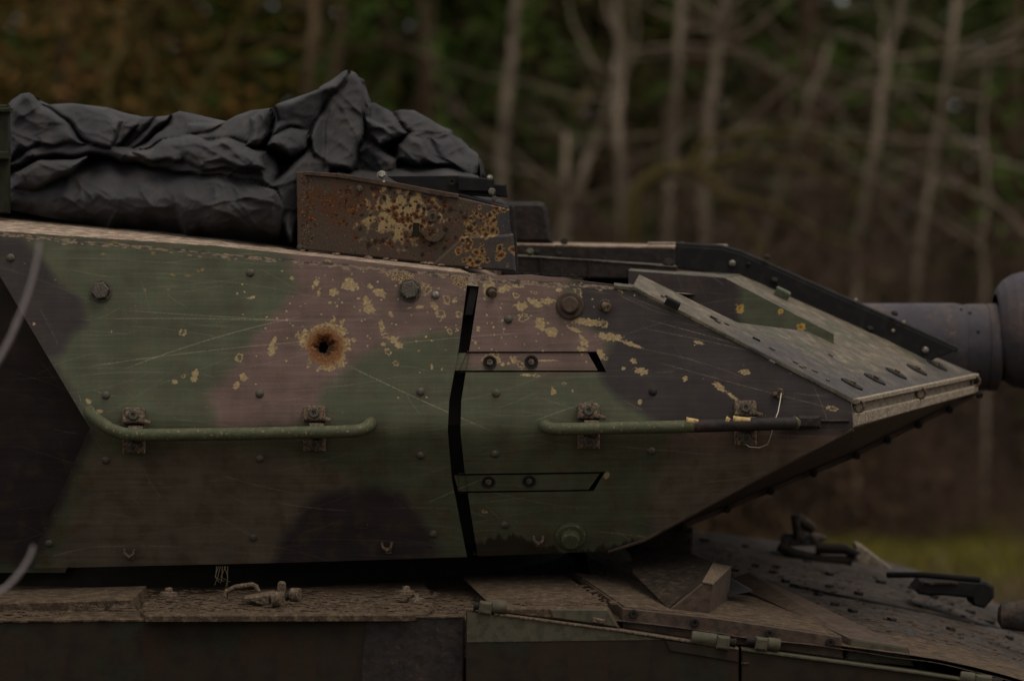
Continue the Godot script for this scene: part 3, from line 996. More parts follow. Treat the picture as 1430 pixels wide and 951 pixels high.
	s.uv0 = Vector2(0.20, 0.05)
	s.uvs = Vector2(620.0 / 560.0, 620.0 / 560.0)
	s.from_above = true
	s.prism(outline, sp.normal * -0.016, 0.002)
	var slope := part("slope_plate", s.mesh(), mat.slope, tank, "dusty sloping top plate of the wedge")
	# level part of the top, before the slope
	s = Shape.new()
	var b0 := pz(878, 374, -0.86)
	s.prism(PackedVector3Array([f2 + Vector3(0, 0.002, 0), b0, pz(882, 377, -0.62), nb + Vector3(0, 0.002, 0)]), Vector3(0, -0.02, 0), 0.002)
	part("top_plate", s.mesh(), mat.dusty_slope, tank)
	# walls of the notch
	s = Shape.new()
	var wz := -0.5
	s.prism(PackedVector3Array([pz(878, 378, wz), pz(1012, 388, wz), pz(1165, 467, wz) , pz(1165, 520, wz), pz(1030, 520, wz), pz(878, 480, wz)]), Vector3(0, 0, -0.02))
	part("notch_wall", s.mesh(), mat.side, slope, "camouflaged inner wall of the notch with three round hits")
	s = Shape.new()
	s.prism(PackedVector3Array([na, nb, pz(1012, 389, wz - 0.005), pz(1164, 468, wz - 0.005)]), Vector3(0, -0.012, 0))
	s.quad(nb, pz(1012, 389, wz - 0.005), pz(878, 379, wz - 0.005), pz(878, 376, -0.62), Vector3.UP)
	part("notch_lip", s.mesh(), mat.dusty_slope, slope)
	s = Shape.new()
	s.quad(nd, na, na - Vector3(0, 0.12, 0), nd - Vector3(0, 0.12, 0), Vector3(-1, 0, -1))
	s.quad(ne, nd, nd - Vector3(0, 0.12, 0), ne - Vector3(0, 0.12, 0), Vector3(0, 0, -1))
	s.quad(ne - Vector3(0, 0.12, 0), nd - Vector3(0, 0.12, 0), na - Vector3(0, 0.12, 0), pz(878, 480, wz), Vector3.UP)
	part("notch_floor", s.mesh(), mat.dusty_slope, slope)
	# near lip over the side plate
	s = Shape.new()
	var lip := PackedVector3Array()
	for q in [[858, 399], [886, 402], [940, 429], [1000, 460], [1060, 491], [1130, 527], [1193, 560]]:
		lip.append(ps(q[0], q[1], 0.006))
	for i in lip.size() - 1:
		var a := lip[i]
		var b := lip[i + 1]
		var d := Vector3(0, -0.007, 0)
		s.quad(a, b, b + d, a + d, Vector3.BACK)
		s.quad(a, b, b + Vector3(0, 0.006, -0.04), a + Vector3(0, 0.006, -0.04), Vector3.UP)
		s.quad(a + d, b + d, b + d + Vector3(0, 0, -0.03), a + d + Vector3(0, 0, -0.03), Vector3.DOWN)
	part("edge_lip", s.mesh(), mat.dusty_slope, slope)
	# clamps near the nose: a long washer with a small head
	var along := (n3 - n2).normalized()
	var sb := Basis(along, sp.normal.cross(along).normalized() * -1.0, sp.normal)
	sb = Basis(along, sp.normal.cross(along), sp.normal)
	for q in [[1190, 537], [1222, 530], [1252, 522], [1281, 517], [1309, 511]]:
		var p := pplane(q[0], q[1], sp)
		s = Shape.new()
		s.lathe(Vector3.ZERO, Vector3.BACK, [Vector2(0, 0.5), Vector2(0.14, 0.5), Vector2(0.18, 0.44), Vector2(0.18, 0)], 20)
		var o := part("clamp_washer", s.mesh(), mat.rubber, slope)
		o.transform = Transform3D(sb.scaled_local(Vector3(0.060, 0.04, 0.022)), p)
		bolt("hex", "bolt", p + sp.normal * 0.003, sb, 0.019, mat.bracket, slope)
	for q in [[1091, 414, 0.05, 0.022], [937, 429, 0.045, 0.016]]:       # block and hinge on the slope
		var p := pplane(q[0], q[1], sp)
		s = Shape.new()
		s.box(Vector3(0, 0, 0.01), Vector3(q[2] * 0.8, q[3], 0.02), Basis(), 0.003)
		var o := part("lug", s.mesh(), mat.paint_green if q[0] > 1000 else mat.rubber, slope)
		o.transform = Transform3D(sb, p)
	for i in 26:       # chipped paint flakes and grit on the slope
		var p := pplane(rng.randf_range(1020, 1280), rng.randf_range(430, 520), sp)
		if i % 2:
			p = n2.lerp(n3, rng.randf_range(0.05, 0.98)) + (f3 - n3) * rng.randf_range(0.02, 0.1)
		var rel := (p - n2).dot((f3 - n3).normalized())
		if rel < 0.02 or rel > 1.0 or (p - n2).dot(along) > 0.52 or (p.y > na.y and i % 2 == 0):
			continue
		s = Shape.new()
		s.box(Vector3(0, 0, 0.002), Vector3(rng.randf_range(0.006, 0.022), rng.randf_range(0.006, 0.014), 0.004), Basis(Vector3.BACK, rng.randf_range(-0.3, 0.3)), 0.001)
		var o := part("paint_flake", s.mesh(), mat.dusty_slope if i % 3 else mat.rubber, slope)
		o.transform = Transform3D(sb, p)
	# nose: upper lip, channel and lower bar
	var dn := (f3 - n3)
	var outn := Vector3(dn.z, 0, -dn.x).normalized()
	if outn.x < 0:
		outn = -outn
	var a0 := n3 + Vector3(0, 0.0, 0)
	var a1 := f3
	s = Shape.new()
	s.prism(PackedVector3Array([a0 + outn * 0.012, a1 + outn * 0.012, a1 + outn * 0.012 - Vector3(0, 0.012, 0), a0 + outn * 0.012 - Vector3(0, 0.012, 0)]), outn * -0.03, 0.002)
	var nose := part("nose_lip", s.mesh(), mat.nose_bar, tank)
	s = Shape.new()
	s.prism(PackedVector3Array([a0 - Vector3(0, 0.011, 0) - outn * 0.004, a1 - Vector3(0, 0.011, 0) - outn * 0.004, a1 - Vector3(0, 0.034, 0) - outn * 0.004, a0 - Vector3(0, 0.036, 0) - outn * 0.004]), outn * -0.03)
	part("nose_channel", s.mesh(), mat.nose_bar, nose)
	s = Shape.new()
	s.prism(PackedVector3Array([a0 - Vector3(0.003, 0.035, 0) + outn * 0.010, a1 - Vector3(0, 0.031, 0) + outn * 0.010, a1 - Vector3(0, 0.051, 0) + outn * 0.010, a0 - Vector3(0.003, 0.067, 0) + outn * 0.010]), outn * -0.05, 0.003)
	part("nose_bar", s.mesh(), mat.nose_bar, nose)
	for t in [0.015, 0.5, 0.975]:
		var p := a0.lerp(a1, t) + outn * 0.010 - Vector3(0, 0.013, 0)
		s = Shape.new()
		var path := PackedVector3Array()
		for i in 13:
			var an := TAU * i / 12.0
			path.append(p + Vector3(0, cos(an) * 0.013 - 0.006, 0) + (dn.normalized() * 0.3 + outn).normalized() * sin(an) * 0.011)
		s.tube(path, [0.0035], 8, false)
		part("lashing_ring", s.mesh(), mat.bracket, nose)
	# underside of the wedge
	s = Shape.new()
	var l0 := ps(1192, 599, -0.004)
	var l1 := ps(870, 766, -0.006)
	var l2 := pz(1362, 548, -1.0)
	var l3 := pz(948, 733, -0.62)
	var l4 := pz(1190, 633, -0.8)
	s.flat(l0, l1, l3, Vector3(1, -1, 1))
	s.flat(l0, l3, l4, Vector3(1, -1, 1))
	s.flat(l0, l4, l2, Vector3(1, -1, 1))
	s.quad(l1, ps(660, 777, -0.006), Vector3(-0.1, l3.y, -0.62), l3, Vector3.DOWN)
	part("wedge_underside", s.mesh(), mat.paint_brown, tank)
	s = Shape.new()
	s.tube(PackedVector3Array([ps(850, 771, -0.004), ps(900, 755, -0.002), ps(1060, 668, -0.002), ps(1192, 600, -0.002)]), [0.006], 8)
	part("weld_bead", s.mesh(), mat.paint_brown, front)
	s = Shape.new()       # flange along the far lower edge
	var fl := [l3, l4, l2]
	for i in 2:
		s.prism(PackedVector3Array([fl[i], fl[i + 1], fl[i + 1] + Vector3(0.0, -0.014, 0.01), fl[i] + Vector3(0.0, -0.014, 0.01)]), Vector3(-0.02, 0, -0.02), 0.002)
	part("lower_flange", s.mesh(), mat.paint_brown, tank)
	for i in 9:
		var t := i / 8.0
		var p := l3.lerp(l4, t * 2.0) if t < 0.5 else l4.lerp(l2, t * 2.0 - 1.0)
		bolt("hex", "bolt", p + Vector3(0.01, -0.004, 0.02), facing(Vector3(0.3, -0.5, 1)), 0.022, mat.shade_metal, tank)
	# inner closing faces of the wedge
	s = Shape.new()
	s.quad(f3, f2, f2 - Vector3(0, 0.5, 0), Vector3(f3.x - 0.1, f3.y - 0.06, f3.z), Vector3.FORWARD)
	part("wedge_inner_wall", s.mesh(), mat.shade_metal, tank)

	# ---- dark guard plate along the gun side
	s = Shape.new()
	s.prism(pzs([944, 343, 1008, 347, 1034, 354, 1338, 489, 1292, 507, 1036, 389, 944, 374], -0.87), Vector3(0, 0, -0.03), 0.003)
	var guard := part("guard_plate", s.mesh(), mat.rubber, tank, "black guard plate beside the gun")
	s = Shape.new()
	s.tube(pzs([944, 342, 1008, 346, 1034, 353, 1338, 488], -0.88), [0.008], 8)
	part("edge_strip", s.mesh(), mat.rubber, guard)
	for q in [[1023, 368, 1], [1046, 369, 0], [1248, 462, 2], [1293, 489, 1], [1263, 450, 2], [1196, 419, 2]]:
		bolt("dome", "rivet", pz(q[0], q[1], -0.868), facing(Vector3.BACK), [0.012, 0.019, 0.010][q[2]], [mat.rubber, mat.bolt_bright, mat.nose_bar][q[2]], guard)
	for q in [[1082, 391], [1216, 459], [1072, 359], [1250, 438]]:
		bolt("dome", "rivet", pz(q[0], q[1], -0.865), facing(Vector3(0.3, 1, 0.6)), 0.02, mat.shade_metal, guard)
	# ---- roof structures beyond
	s = Shape.new()
	s.prism(pzs([700, 341.5, 944, 346, 944, 376, 700, 366], -1.0), Vector3(0, 0, -0.7), 0.006)
	part("roof_block", s.mesh(), mat.paint_black, tank)
	s = Shape.new()
	s.prism(px3([700, 340.5, -1.0, 944, 345, -1.0, 944, 341.5, -1.6, 700, 337, -1.6]), Vector3(0, -0.004, 0))
	part("dust_layer", s.mesh(), mat.dusty, tank)
	s = Shape.new()
	s.prism(pzs([700, 357, 800, 362, 946, 373, 946, 392, 700, 384], -0.80), Vector3(0, 0, -0.2), 0.004)
	var ledge := part("roof_ledge", s.mesh(), mat.paint_black, tank)
	s = Shape.new()
	s.prism(px3([700, 356, -0.797, 800, 361, -0.797, 946, 372, -0.797, 946, 370, -1.0, 800, 359, -1.0, 700, 354, -1.0]), Vector3(0, -0.003, 0))
	part("dust_layer", s.mesh(), mat.dusty_slope, tank)
	for q in [[740, 350, 0.022, 1], [750, 350, 0.018, 0], [781, 353, 0.018, 0], [934, 366, 0.03, 0], [788, 336, 0.02, 0], [1, 1, 0, 0]]:
		if q[2] > 0.0:
			bolt("hex", "bolt", pz(q[0], q[1] + 2, -0.83 if q[1] > 340 else -1.1), facing(Vector3(0, 0.5, 1)), q[2], mat.rail_green if q[3] else mat.shade_metal, ledge)
	for q in [[755, 384], [823, 389]]:
		s = Shape.new()
		s.box(pz(q[0], q[1] - 13, -0.797), Vector3(0.004, 0.045, 0.006))
		part("seam", s.mesh(), mat.shade_metal, ledge)
	for q in [[930, 341, 50], [1003, 344, 26]]:
		s = Shape.new()
		s.box(pz(q[0], q[1] - 1, -1.05), Vector3(q[2] * 0.0019, 0.007, 0.06), Basis(), 0.002)
		part("cover_strip", s.mesh(), mat.nose_bar, ledge)
	s = Shape.new()      # small flakes at the end of the roof edge
	for i in 7:
		s.box(ps(722 + i * 13, 379.5 + i * 0.7, -0.03), Vector3(0.02, 0.004, 0.02), Basis(Vector3.UP, rng.randf()))
	part("broken_edge", s.mesh(), mat.rubber, front)
	s = Shape.new()      # rounded hood behind the box
	s.prism(pzs([690, 281, 752, 281, 761, 284, 765, 292, 773, 340, 690, 340], -1.25), Vector3(0, 0, -0.35), 0.012)
	part("sight_hood", s.mesh(), mat.paint_black, tank)

	# ---- gun
	var gy := pz(1300, 485, -1.35).y
	s = Shape.new()
	s.lathe(Vector3(0.3, gy, -1.35), Vector3.RIGHT, [Vector2(0, 0.118), Vector2(0.91, 0.121), Vector2(0.93, 0.1165), Vector2(0.99, 0.1165)], 56)
	var gun := part("gun_barrel", s.mesh(), mat.gun_paint, tank, "dark gun sleeve")
	s = Shape.new()
	s.lathe(Vector3(1.238, gy, -1.35), Vector3.RIGHT, [Vector2(-0.003, 0.112), Vector2(0, 0.1175), Vector2(0.055, 0.119), Vector2(0.056, 0.1165), Vector2(0.060, 0.1165), Vector2(0.061, 0.119), Vector2(0.085, 0.120), Vector2(0.092, 0.112)], 56)
	part("sleeve_collar", s.mesh(), mat.gun_paint, gun)
	s = Shape.new()
	s.lathe(Vector3(1.322, gy + 0.046, -1.35), Vector3.RIGHT, [Vector2(0, 0.10), Vector2(0.004, 0.116), Vector2(0.02, 0.137), Vector2(0.045, 0.153), Vector2(0.08, 0.162), Vector2(0.12, 0.165), Vector2(0.5, 0.165), Vector2(0.56, 0.12), Vector2(0.56, 0)], 56)
	part("fume_extractor", s.mesh(), mat.gun_paint, gun)
	s = Shape.new()
	s.lathe(Vector3(1.9, gy, -1.35), Vector3.RIGHT, [Vector2(0, 0.09), Vector2(3.2, 0.075), Vector2(3.2, 0)], 32)
	part("muzzle_tube", s.mesh(), mat.gun_paint, gun)
	for q in [[1358, 444], [1367, 474], [1369, 506], [1346, 427]]:
		var p := pz(q[0], q[1], -1.24)
		var d := Vector3(0, p.y - gy, 0.06).normalized()
		bolt("dome", "screw", Vector3(p.x, gy, -1.35) + Vector3(0, d.y, sqrt(1.0 - d.y * d.y)) * 0.1172, facing(d), 0.011, mat.rubber, gun)
	s = Shape.new()     # mantlet block between the wedges
	s.prism(PackedVector3Array([Vector3(0.2, 1.95, -0.95), Vector3(0.9, 2.02, -0.95), Vector3(0.95, 2.30, -0.95), Vector3(0.2, 2.42, -0.95)]), Vector3(0, 0, -0.8), 0.01)
	part("mantlet", s.mesh(), mat.shade_metal, tank)
	s = Shape.new()     # the opposite wedge
	s.prism(PackedVector3Array([Vector3(0.3, 2.36, -1.75), Vector3(1.05, 2.14, -1.75), Vector3(0.35, 1.80, -1.75), Vector3(0.2, 1.80, -1.75)]), Vector3(0, 0, -0.9), 0.01)
	part("opposite_wedge", s.mesh(), mat.paint_black, tank)

	# ---- rusty box on the roof
	var z := -0.28
	s = Shape.new()
	s.uv0 = Vector2(-0.56, 2.70)
	s.uvs = Vector2(0.64, 0.34)
	s.prism(pzs([418, 243, 470, 247, 560, 260, 640, 275, 712, 292, 720, 380, 640, 372, 418, 348], z), Vector3(0, 0, -0.03), 0.003)
	var bx := part("roof_box", s.mesh(), mat.box, tank, "rusty, pitted steel box on the turret roof")
	s = Shape.new()
	s.uv0 = Vector2(-0.56, 2.70)
	s.uvs = Vector2(0.64, 0.34)
	s.prism(pzs([600, 372, 646, 330, 717, 326.5, 721, 380, 640, 374], z + 0.022), Vector3(0, 0, -0.025), 0.006)
	part("raised_panel", s.mesh(), mat.box, bx)
	s = Shape.new()
	s.uv0 = Vector2(-0.56, 2.70)
	s.uvs = Vector2(0.64, 0.34)
	s.prism(pzs([413.5, 240, 428, 239, 428, 349, 415, 346], z + 0.004), Vector3(0, 0, -0.32), 0.002)
	part("end_post", s.mesh(), mat.box, bx)
	s = Shape.new()
	s.prism(pzs([714, 288, 719, 288, 724, 381, 718, 381], z + 0.004), Vector3(0, 0, -0.40), 0.002)
	part("front_end", s.mesh(), mat.paint_black, bx)
	s = Shape.new()      # top frame, thicker than the sheet
	for q in [[424, 239, 470, 242, 470, 248, 424, 244.5], [470, 242, 540, 252, 540, 260, 470, 248], [540, 252, 620, 267.5, 620, 275, 540, 260], [620, 267.5, 640, 271, 640, 277, 620, 275]]:
		s.prism(pzs(q, z + 0.007), Vector3(0, 0, -0.04), 0.0015)
	part("top_frame", s.mesh(), mat.paint_brown, bx)
	s = Shape.new()
	s.prism(px3([470, 241, z - 0.03, 640, 271, z - 0.03, 712, 291, z - 0.03, 700, 277, z - 0.38, 640, 262, z - 0.38, 470, 240, z - 0.38]), Vector3(0, -0.006, 0))
	part("inner_floor", s.mesh(), mat.rubber, bx)
	s = Shape.new()      # black upright plates inside
	s.prism(pzs([540, 246, 640, 245, 690, 250, 692, 276, 640, 272, 560, 258], z - 0.10), Vector3(0, 0, -0.02), 0.002)
	s.prism(pzs([640, 246.5, 690, 250, 692, 268, 640, 266], z - 0.085), Vector3(0, 0, -0.012), 0.002)
	s.prism(pzs([690, 257, 707, 258, 709, 276, 690, 274], z - 0.12), Vector3(0, 0, -0.05), 0.003)
	part("inner_plate", s.mesh(), mat.rubber, bx)
	s = Shape.new()
	s.lathe(pz(631, 254, z - 0.092), Vector3.BACK, [Vector2(0, 0.008), Vector2(0.006, 0.008), Vector2(0.006, 0.005), Vector2(0.001, 0)], 14)
	part("bolt_boss", s.mesh(), mat.shade_metal, bx)
	for q in [[533, 245, 0.024, 1], [687, 267, 0.018, 1], [684, 248, 0.014, 1], [690, 277, 0.014, 0], [502, 263, 0.017, 0], [459, 245, 0.01, 1], [536, 254, 0.01, 1], [418, 345, 0.014, 0]]:
		bolt("hex", "bolt", pz(q[0], q[1], z + 0.004 if q[1] > 252 and q[0] < 600 else z - 0.02), facing(Vector3(0, 0.5 if q[1] < 255 else 0.0, 1)), q[2], mat.bolt_bright if q[3] else mat.bolt_steel, bx)
	s = Shape.new()      # oval cover with its lock, and the pin beside it
	var cp := PackedVector3Array()
	for i in 24:
		var a := TAU * i / 24.0
		var q := Vector2(cos(a) * 17.0, sin(a) * 16.0 + (6.0 if sin(a) > 0 else -10.0 * absf(sin(a)) * absf(sin(a))))
		cp.append(pz(605 + q.x, 317 + q.y, z + 0.013))
	s.uv0 = Vector2(-0.56, 2.70)
	s.uvs = Vector2(0.64, 0.34)
	s.prism(cp, Vector3(0, 0, -0.012), 0.003)
	part("oval_cover", s.mesh(), mat.box, bx)
	s = Shape.new()
	s.lathe(pz(604, 303, z + 0.012), Vector3.BACK, [Vector2(0, 0.0115), Vector2(0.006, 0.0115), Vector2(0.006, 0.008), Vector2(0.003, 0.008), Vector2(0.003, 0)], 18)
	part("lock", s.mesh(), mat.bolt_steel, bx)
	s = Shape.new()
	s.box(pz(604, 303, z + 0.0165), Vector3(0.0025, 0.010, 0.003))
	part("key_slot", s.mesh(), mat.hole, bx)
	s = Shape.new()
	s.tube(PackedVector3Array([pz(581, 311, z + 0.008), pz(580, 330, z + 0.008)]), [0.008], 10)
	part("hinge_pin", s.mesh(), mat.shade_metal, bx)
	s = Shape.new()
	for i in 16:
		var t := rng.randf()
		s.box(pz(lerpf(420, 716, t), lerpf(349, 380, t) + rng.randf_range(-1, 1), z + rng.randf_range(0.0, 0.03)), Vector3(rng.randf_range(0.004, 0.02), 0.004, 0.01), Basis(Vector3.UP, rng.randf() * 3.0))
	part("dirt_crumbs", s.mesh(), mat.dusty, bx).set_meta("kind", "stuff")

	# ---- fasteners on the side
	for q in [[140, 407, 26], [572, 406, 27]]:
		var p := ps(q[0], q[1])
		bolt("hex", "bolt", p, side_basis(p.y), q[2] * 0.0017 / 0.84, mat.bolt_steel, plate)
	for q in [[349, 381, 0], [14, 360, 0], [608, 412, 1], [147, 552, 0], [362, 550, 0], [587, 547, 0], [147, 643, 0], [362, 641, 0], [587, 636, 0], [68, 759, 0], [353, 751, 0], [605, 746, 0]]:
		var p := ps(q[0], q[1])
		bolt("dome", "rivet", p, side_basis(p.y), 0.0205, mat.bolt_bright if q[2] else mat.bolt_steel, plate)
	for q in [[693, 549, 1], [710, 446, 0], [912, 547, 2], [691, 634, 0], [910, 630, 0], [705, 733, 0]]:
		var p := ps(q[0], q[1])
		bolt("dome", "rivet", p, side_basis(p.y), 0.0205, [mat.bolt_steel, mat.rail_green, mat.paint_black][q[2]], front)
	for q in [[686, 408, 0.019], [845, 427, 0.022]]:
		var p := ps(q[0], q[1])
		bolt("stud", "stud", p, Basis(Vector3.UP, 0.25) * Basis(Vector3.RIGHT, 0.35) * side_basis(p.y), q[2], mat.paint_brown if q[0] < 700 else mat.bracket, front)
	for q in [[796, 427, 0.047], [797, 749, 0.052]]:
		var p := ps(q[0], q[1])
		bolt("plug", "plug", p, side_basis(p.y), q[2], mat.paint_brown if q[1] < 500 else mat.rail_green, front)
	for q in [[180, 772], [540, 763], [752, 754]]:      # small wire clips
		var p := ps(q[0], q[1])
		s = Shape.new()
		s.tube(PackedVector3Array([Vector3(-0.012, 0.010, 0.0), Vector3(-0.010, 0.006, 0.012), Vector3(0.0, -0.003, 0.016), Vector3(0.010, 0.004, 0.012), Vector3(0.012, 0.010, 0)]), [0.004], 8)
		s.box(Vector3(0.003, -0.010, 0.004), Vector3(0.016, 0.014, 0.012), Basis(), 0.003)
		var o := part("wire_clip", s.mesh(), mat.bracket, front if q[0] > 700 else plate)
		o.transform = Transform3D(side_basis(p.y), p)
	# ---- handrails on their brackets
	handrail([[124, 574, 0.002], [128, 580, 0.02], [140, 588, 0.042], [156, 595, 0.055], [175, 599, 0.058], [200, 600, 0.058], [350, 599, 0.058], [490, 597, 0.058], [505, 596, 0.056], [513, 594, 0.045], [516, 592, 0.025], [517, 591, 0.0]], mat.rail_green, [[187, 600], [439, 597]])
	handrail([[761, 594, 0.0], [761, 594, 0.03], [764, 594, 0.05], [772, 595, 0.057], [800, 595, 0.058], [940, 593, 0.058], [1085, 590, 0.058], [1100, 590, 0.055], [1108, 590, 0.045], [1111, 590, 0.0]], mat.rail_green, [[822, 594], [1041, 590]])
	s = Shape.new()      # rounded stop and seam ahead of the rail
	s.box(Vector3.ZERO, Vector3(0.055, 0.030, 0.03), Basis(), 0.006)
	var st := part("rail_stop", s.mesh(), mat.paint_black, front)
	st.transform = Transform3D(side_basis(ps(1128, 590).y), ps(1130, 589, 0.008))
	s = Shape.new()
	s.box(Vector3.ZERO, Vector3(0.07, 0.008, 0.012), Basis(), 0.003)
	st = part("weld_seam", s.mesh(), mat.paint_black, front)
	st.transform = Transform3D(side_basis(ps(1166, 587).y), ps(1166, 588, 0.002))
	# thin wire hanging from its peg round the rail
	s = Shape.new()
	s.tube(PackedVector3Array([ps(1091, 548, 0.018), ps(1089, 560, 0.03), ps(1085, 577, 0.05), ps(1079, 588, 0.07), ps(1075, 600, 0.06), ps(1071, 610, 0.045), ps(1060, 616, 0.035), ps(1046, 616, 0.03), ps(1036, 610, 0.03), ps(1030, 608, 0.02)]), [0.0014], 6)
	part("loose_wire", s.mesh(), mat.wire, front)
	s = Shape.new()
	s.box(Vector3.ZERO, Vector3(0.026, 0.010, 0.016), Basis(), 0.003)
	s.tube(PackedVector3Array([Vector3(0.004, -0.008, 0.004), Vector3(0.004, 0.012, 0.01)]), [0.007], 8)
	st = part("wire_peg", s.mesh(), mat.bracket, front)
	st.transform = Transform3D(side_basis(ps(1088, 551).y), ps(1087, 551, 0.008))
	# ---- green post at the picture's edge
	s = Shape.new()
	s.box(pz(-12, 222, -0.45), Vector3(0.085, 0.27, 0.05), Basis(), 0.004)
	var post := part("rail_post", s.mesh(), mat.post_green, tank, "green upright post beside the tarpaulin")
	s = Shape.new()
	s.box(pz(-11, 217, -0.42), Vector3(0.085, 0.02, 0.05), Basis(), 0.003)
	part("post_band", s.mesh(), mat.post_green, post)
	s = Shape.new()
	s.box(pz(-10, 154, -0.44), Vector3(0.09, 0.012, 0.06), Basis(), 0.003)
	part("post_band", s.mesh(), mat.post_green, post)

func handrail(path: Array, material: Material, feet: Array) -> void:
	var s := Shape.new()
	var p := PackedVector3Array()
	for q in path:
		p.append(ps(q[0], q[1], q[2]))
	s.tube(p, [0.0152], 16)
	var rail := part("handrail", s.mesh(), material, tank, "tubular handrail on the turret side")
	if path[0][0] > 700:        # the camouflage turns black towards the front
		s = Shape.new()
		var q := PackedVector3Array()
		for x in [968, 1020, 1085]:
			q.append(ps(x, 593.0 - 3.0 * (x - 940.0) / 145.0, 0.058))
		q.append(ps(1100, 590, 0.055))
		q.append(ps(1107, 590, 0.046))
		s.tube(q, [0.0156], 16)
		part("black_section", s.mesh(), mat.paint_black, rail)
		for x in [[957, 974, 0.4], [1022, 1046, 0.5], [1012, 1017, -0.6]]:
			s = Shape.new()
			s.tube(PackedVector3Array([ps(x[0], 592.6 - 3.0 * (x[0] - 940.0) / 145.0 - 5.0, 0.064), ps(x[1], 592.6 - 3.0 * (x[1] - 940.0) / 145.0 - 3.5, 0.066)]), [0.009, 0.006], 8)
			part("bare_patch", s.mesh(), mat.primer, rail)
	for f in feet:
		for up in [true, false]:
			var y: float = f[1] + (-19.0 if up else 17.0)
			var at := ps(f[0], y)
			var b := side_basis(at.y)
			s = Shape.new()
			var hw := 0.0265
			s.prism(PackedVector3Array([Vector3(-hw, -0.017, 0.030), Vector3(hw, -0.017, 0.030), Vector3(hw, 0.014, 0.022), Vector3(hw * 0.8, 0.020, 0.020), Vector3(-hw * 0.8, 0.020, 0.020), Vector3(-hw, 0.014, 0.022)]), Vector3(0, 0, -0.035), 0.003)
			var o := part("bracket", s.mesh(), mat.bracket, rail)
			o.transform = Transform3D(b, at)
			bolt("socket", "screw", ps(f[0], y - 1.0, 0.025), b, 0.026, mat.bolt_steel, rail)
		s = Shape.new()
		s.box(Vector3.ZERO, Vector3(0.035, 0.03, 0.05), Basis(), 0.003)
		var k := part("clamp_foot", s.mesh(), mat.bracket, rail)
		k.transform = Transform3D(side_basis(ps(f[0], f[1]).y), ps(f[0] + 4, f[1], 0.022))
		s = Shape.new()
		s.box(Vector3.ZERO, Vector3(0.02, 0.008, 0.02), Basis(Vector3.BACK, -0.3), 0.002)
		k = part("locking_tab", s.mesh(), mat.bracket, rail)
		k.transform = Transform3D(side_basis(ps(f[0], f[1]).y), ps(f[0] + 18, f[1] - 11, 0.03))


# ---------- hull ----------
func glacis_y(x: float, z: float) -> float:
	var c := maxf(0.0, x - 0.9)
	return 1.645 - 0.133 * (x - 0.25) - 0.33 * c * c + 0.03 * smoothstep(-0.6, -2.1, z) - 0.5 * pow(maxf(0.0, -2.15 - z), 2)

func pg(px: float, py: float) -> Vector3:       # a pixel on the hull's sloping front
	var a := 0.6
	var b := -2.4
	for i in 40:
		var m := (a + b) * 0.5
		var p := pz(px, py, m)
		if p.y > glacis_y(p.x, m):
			a = m
		else:
			b = m
	return pz(px, py, a)

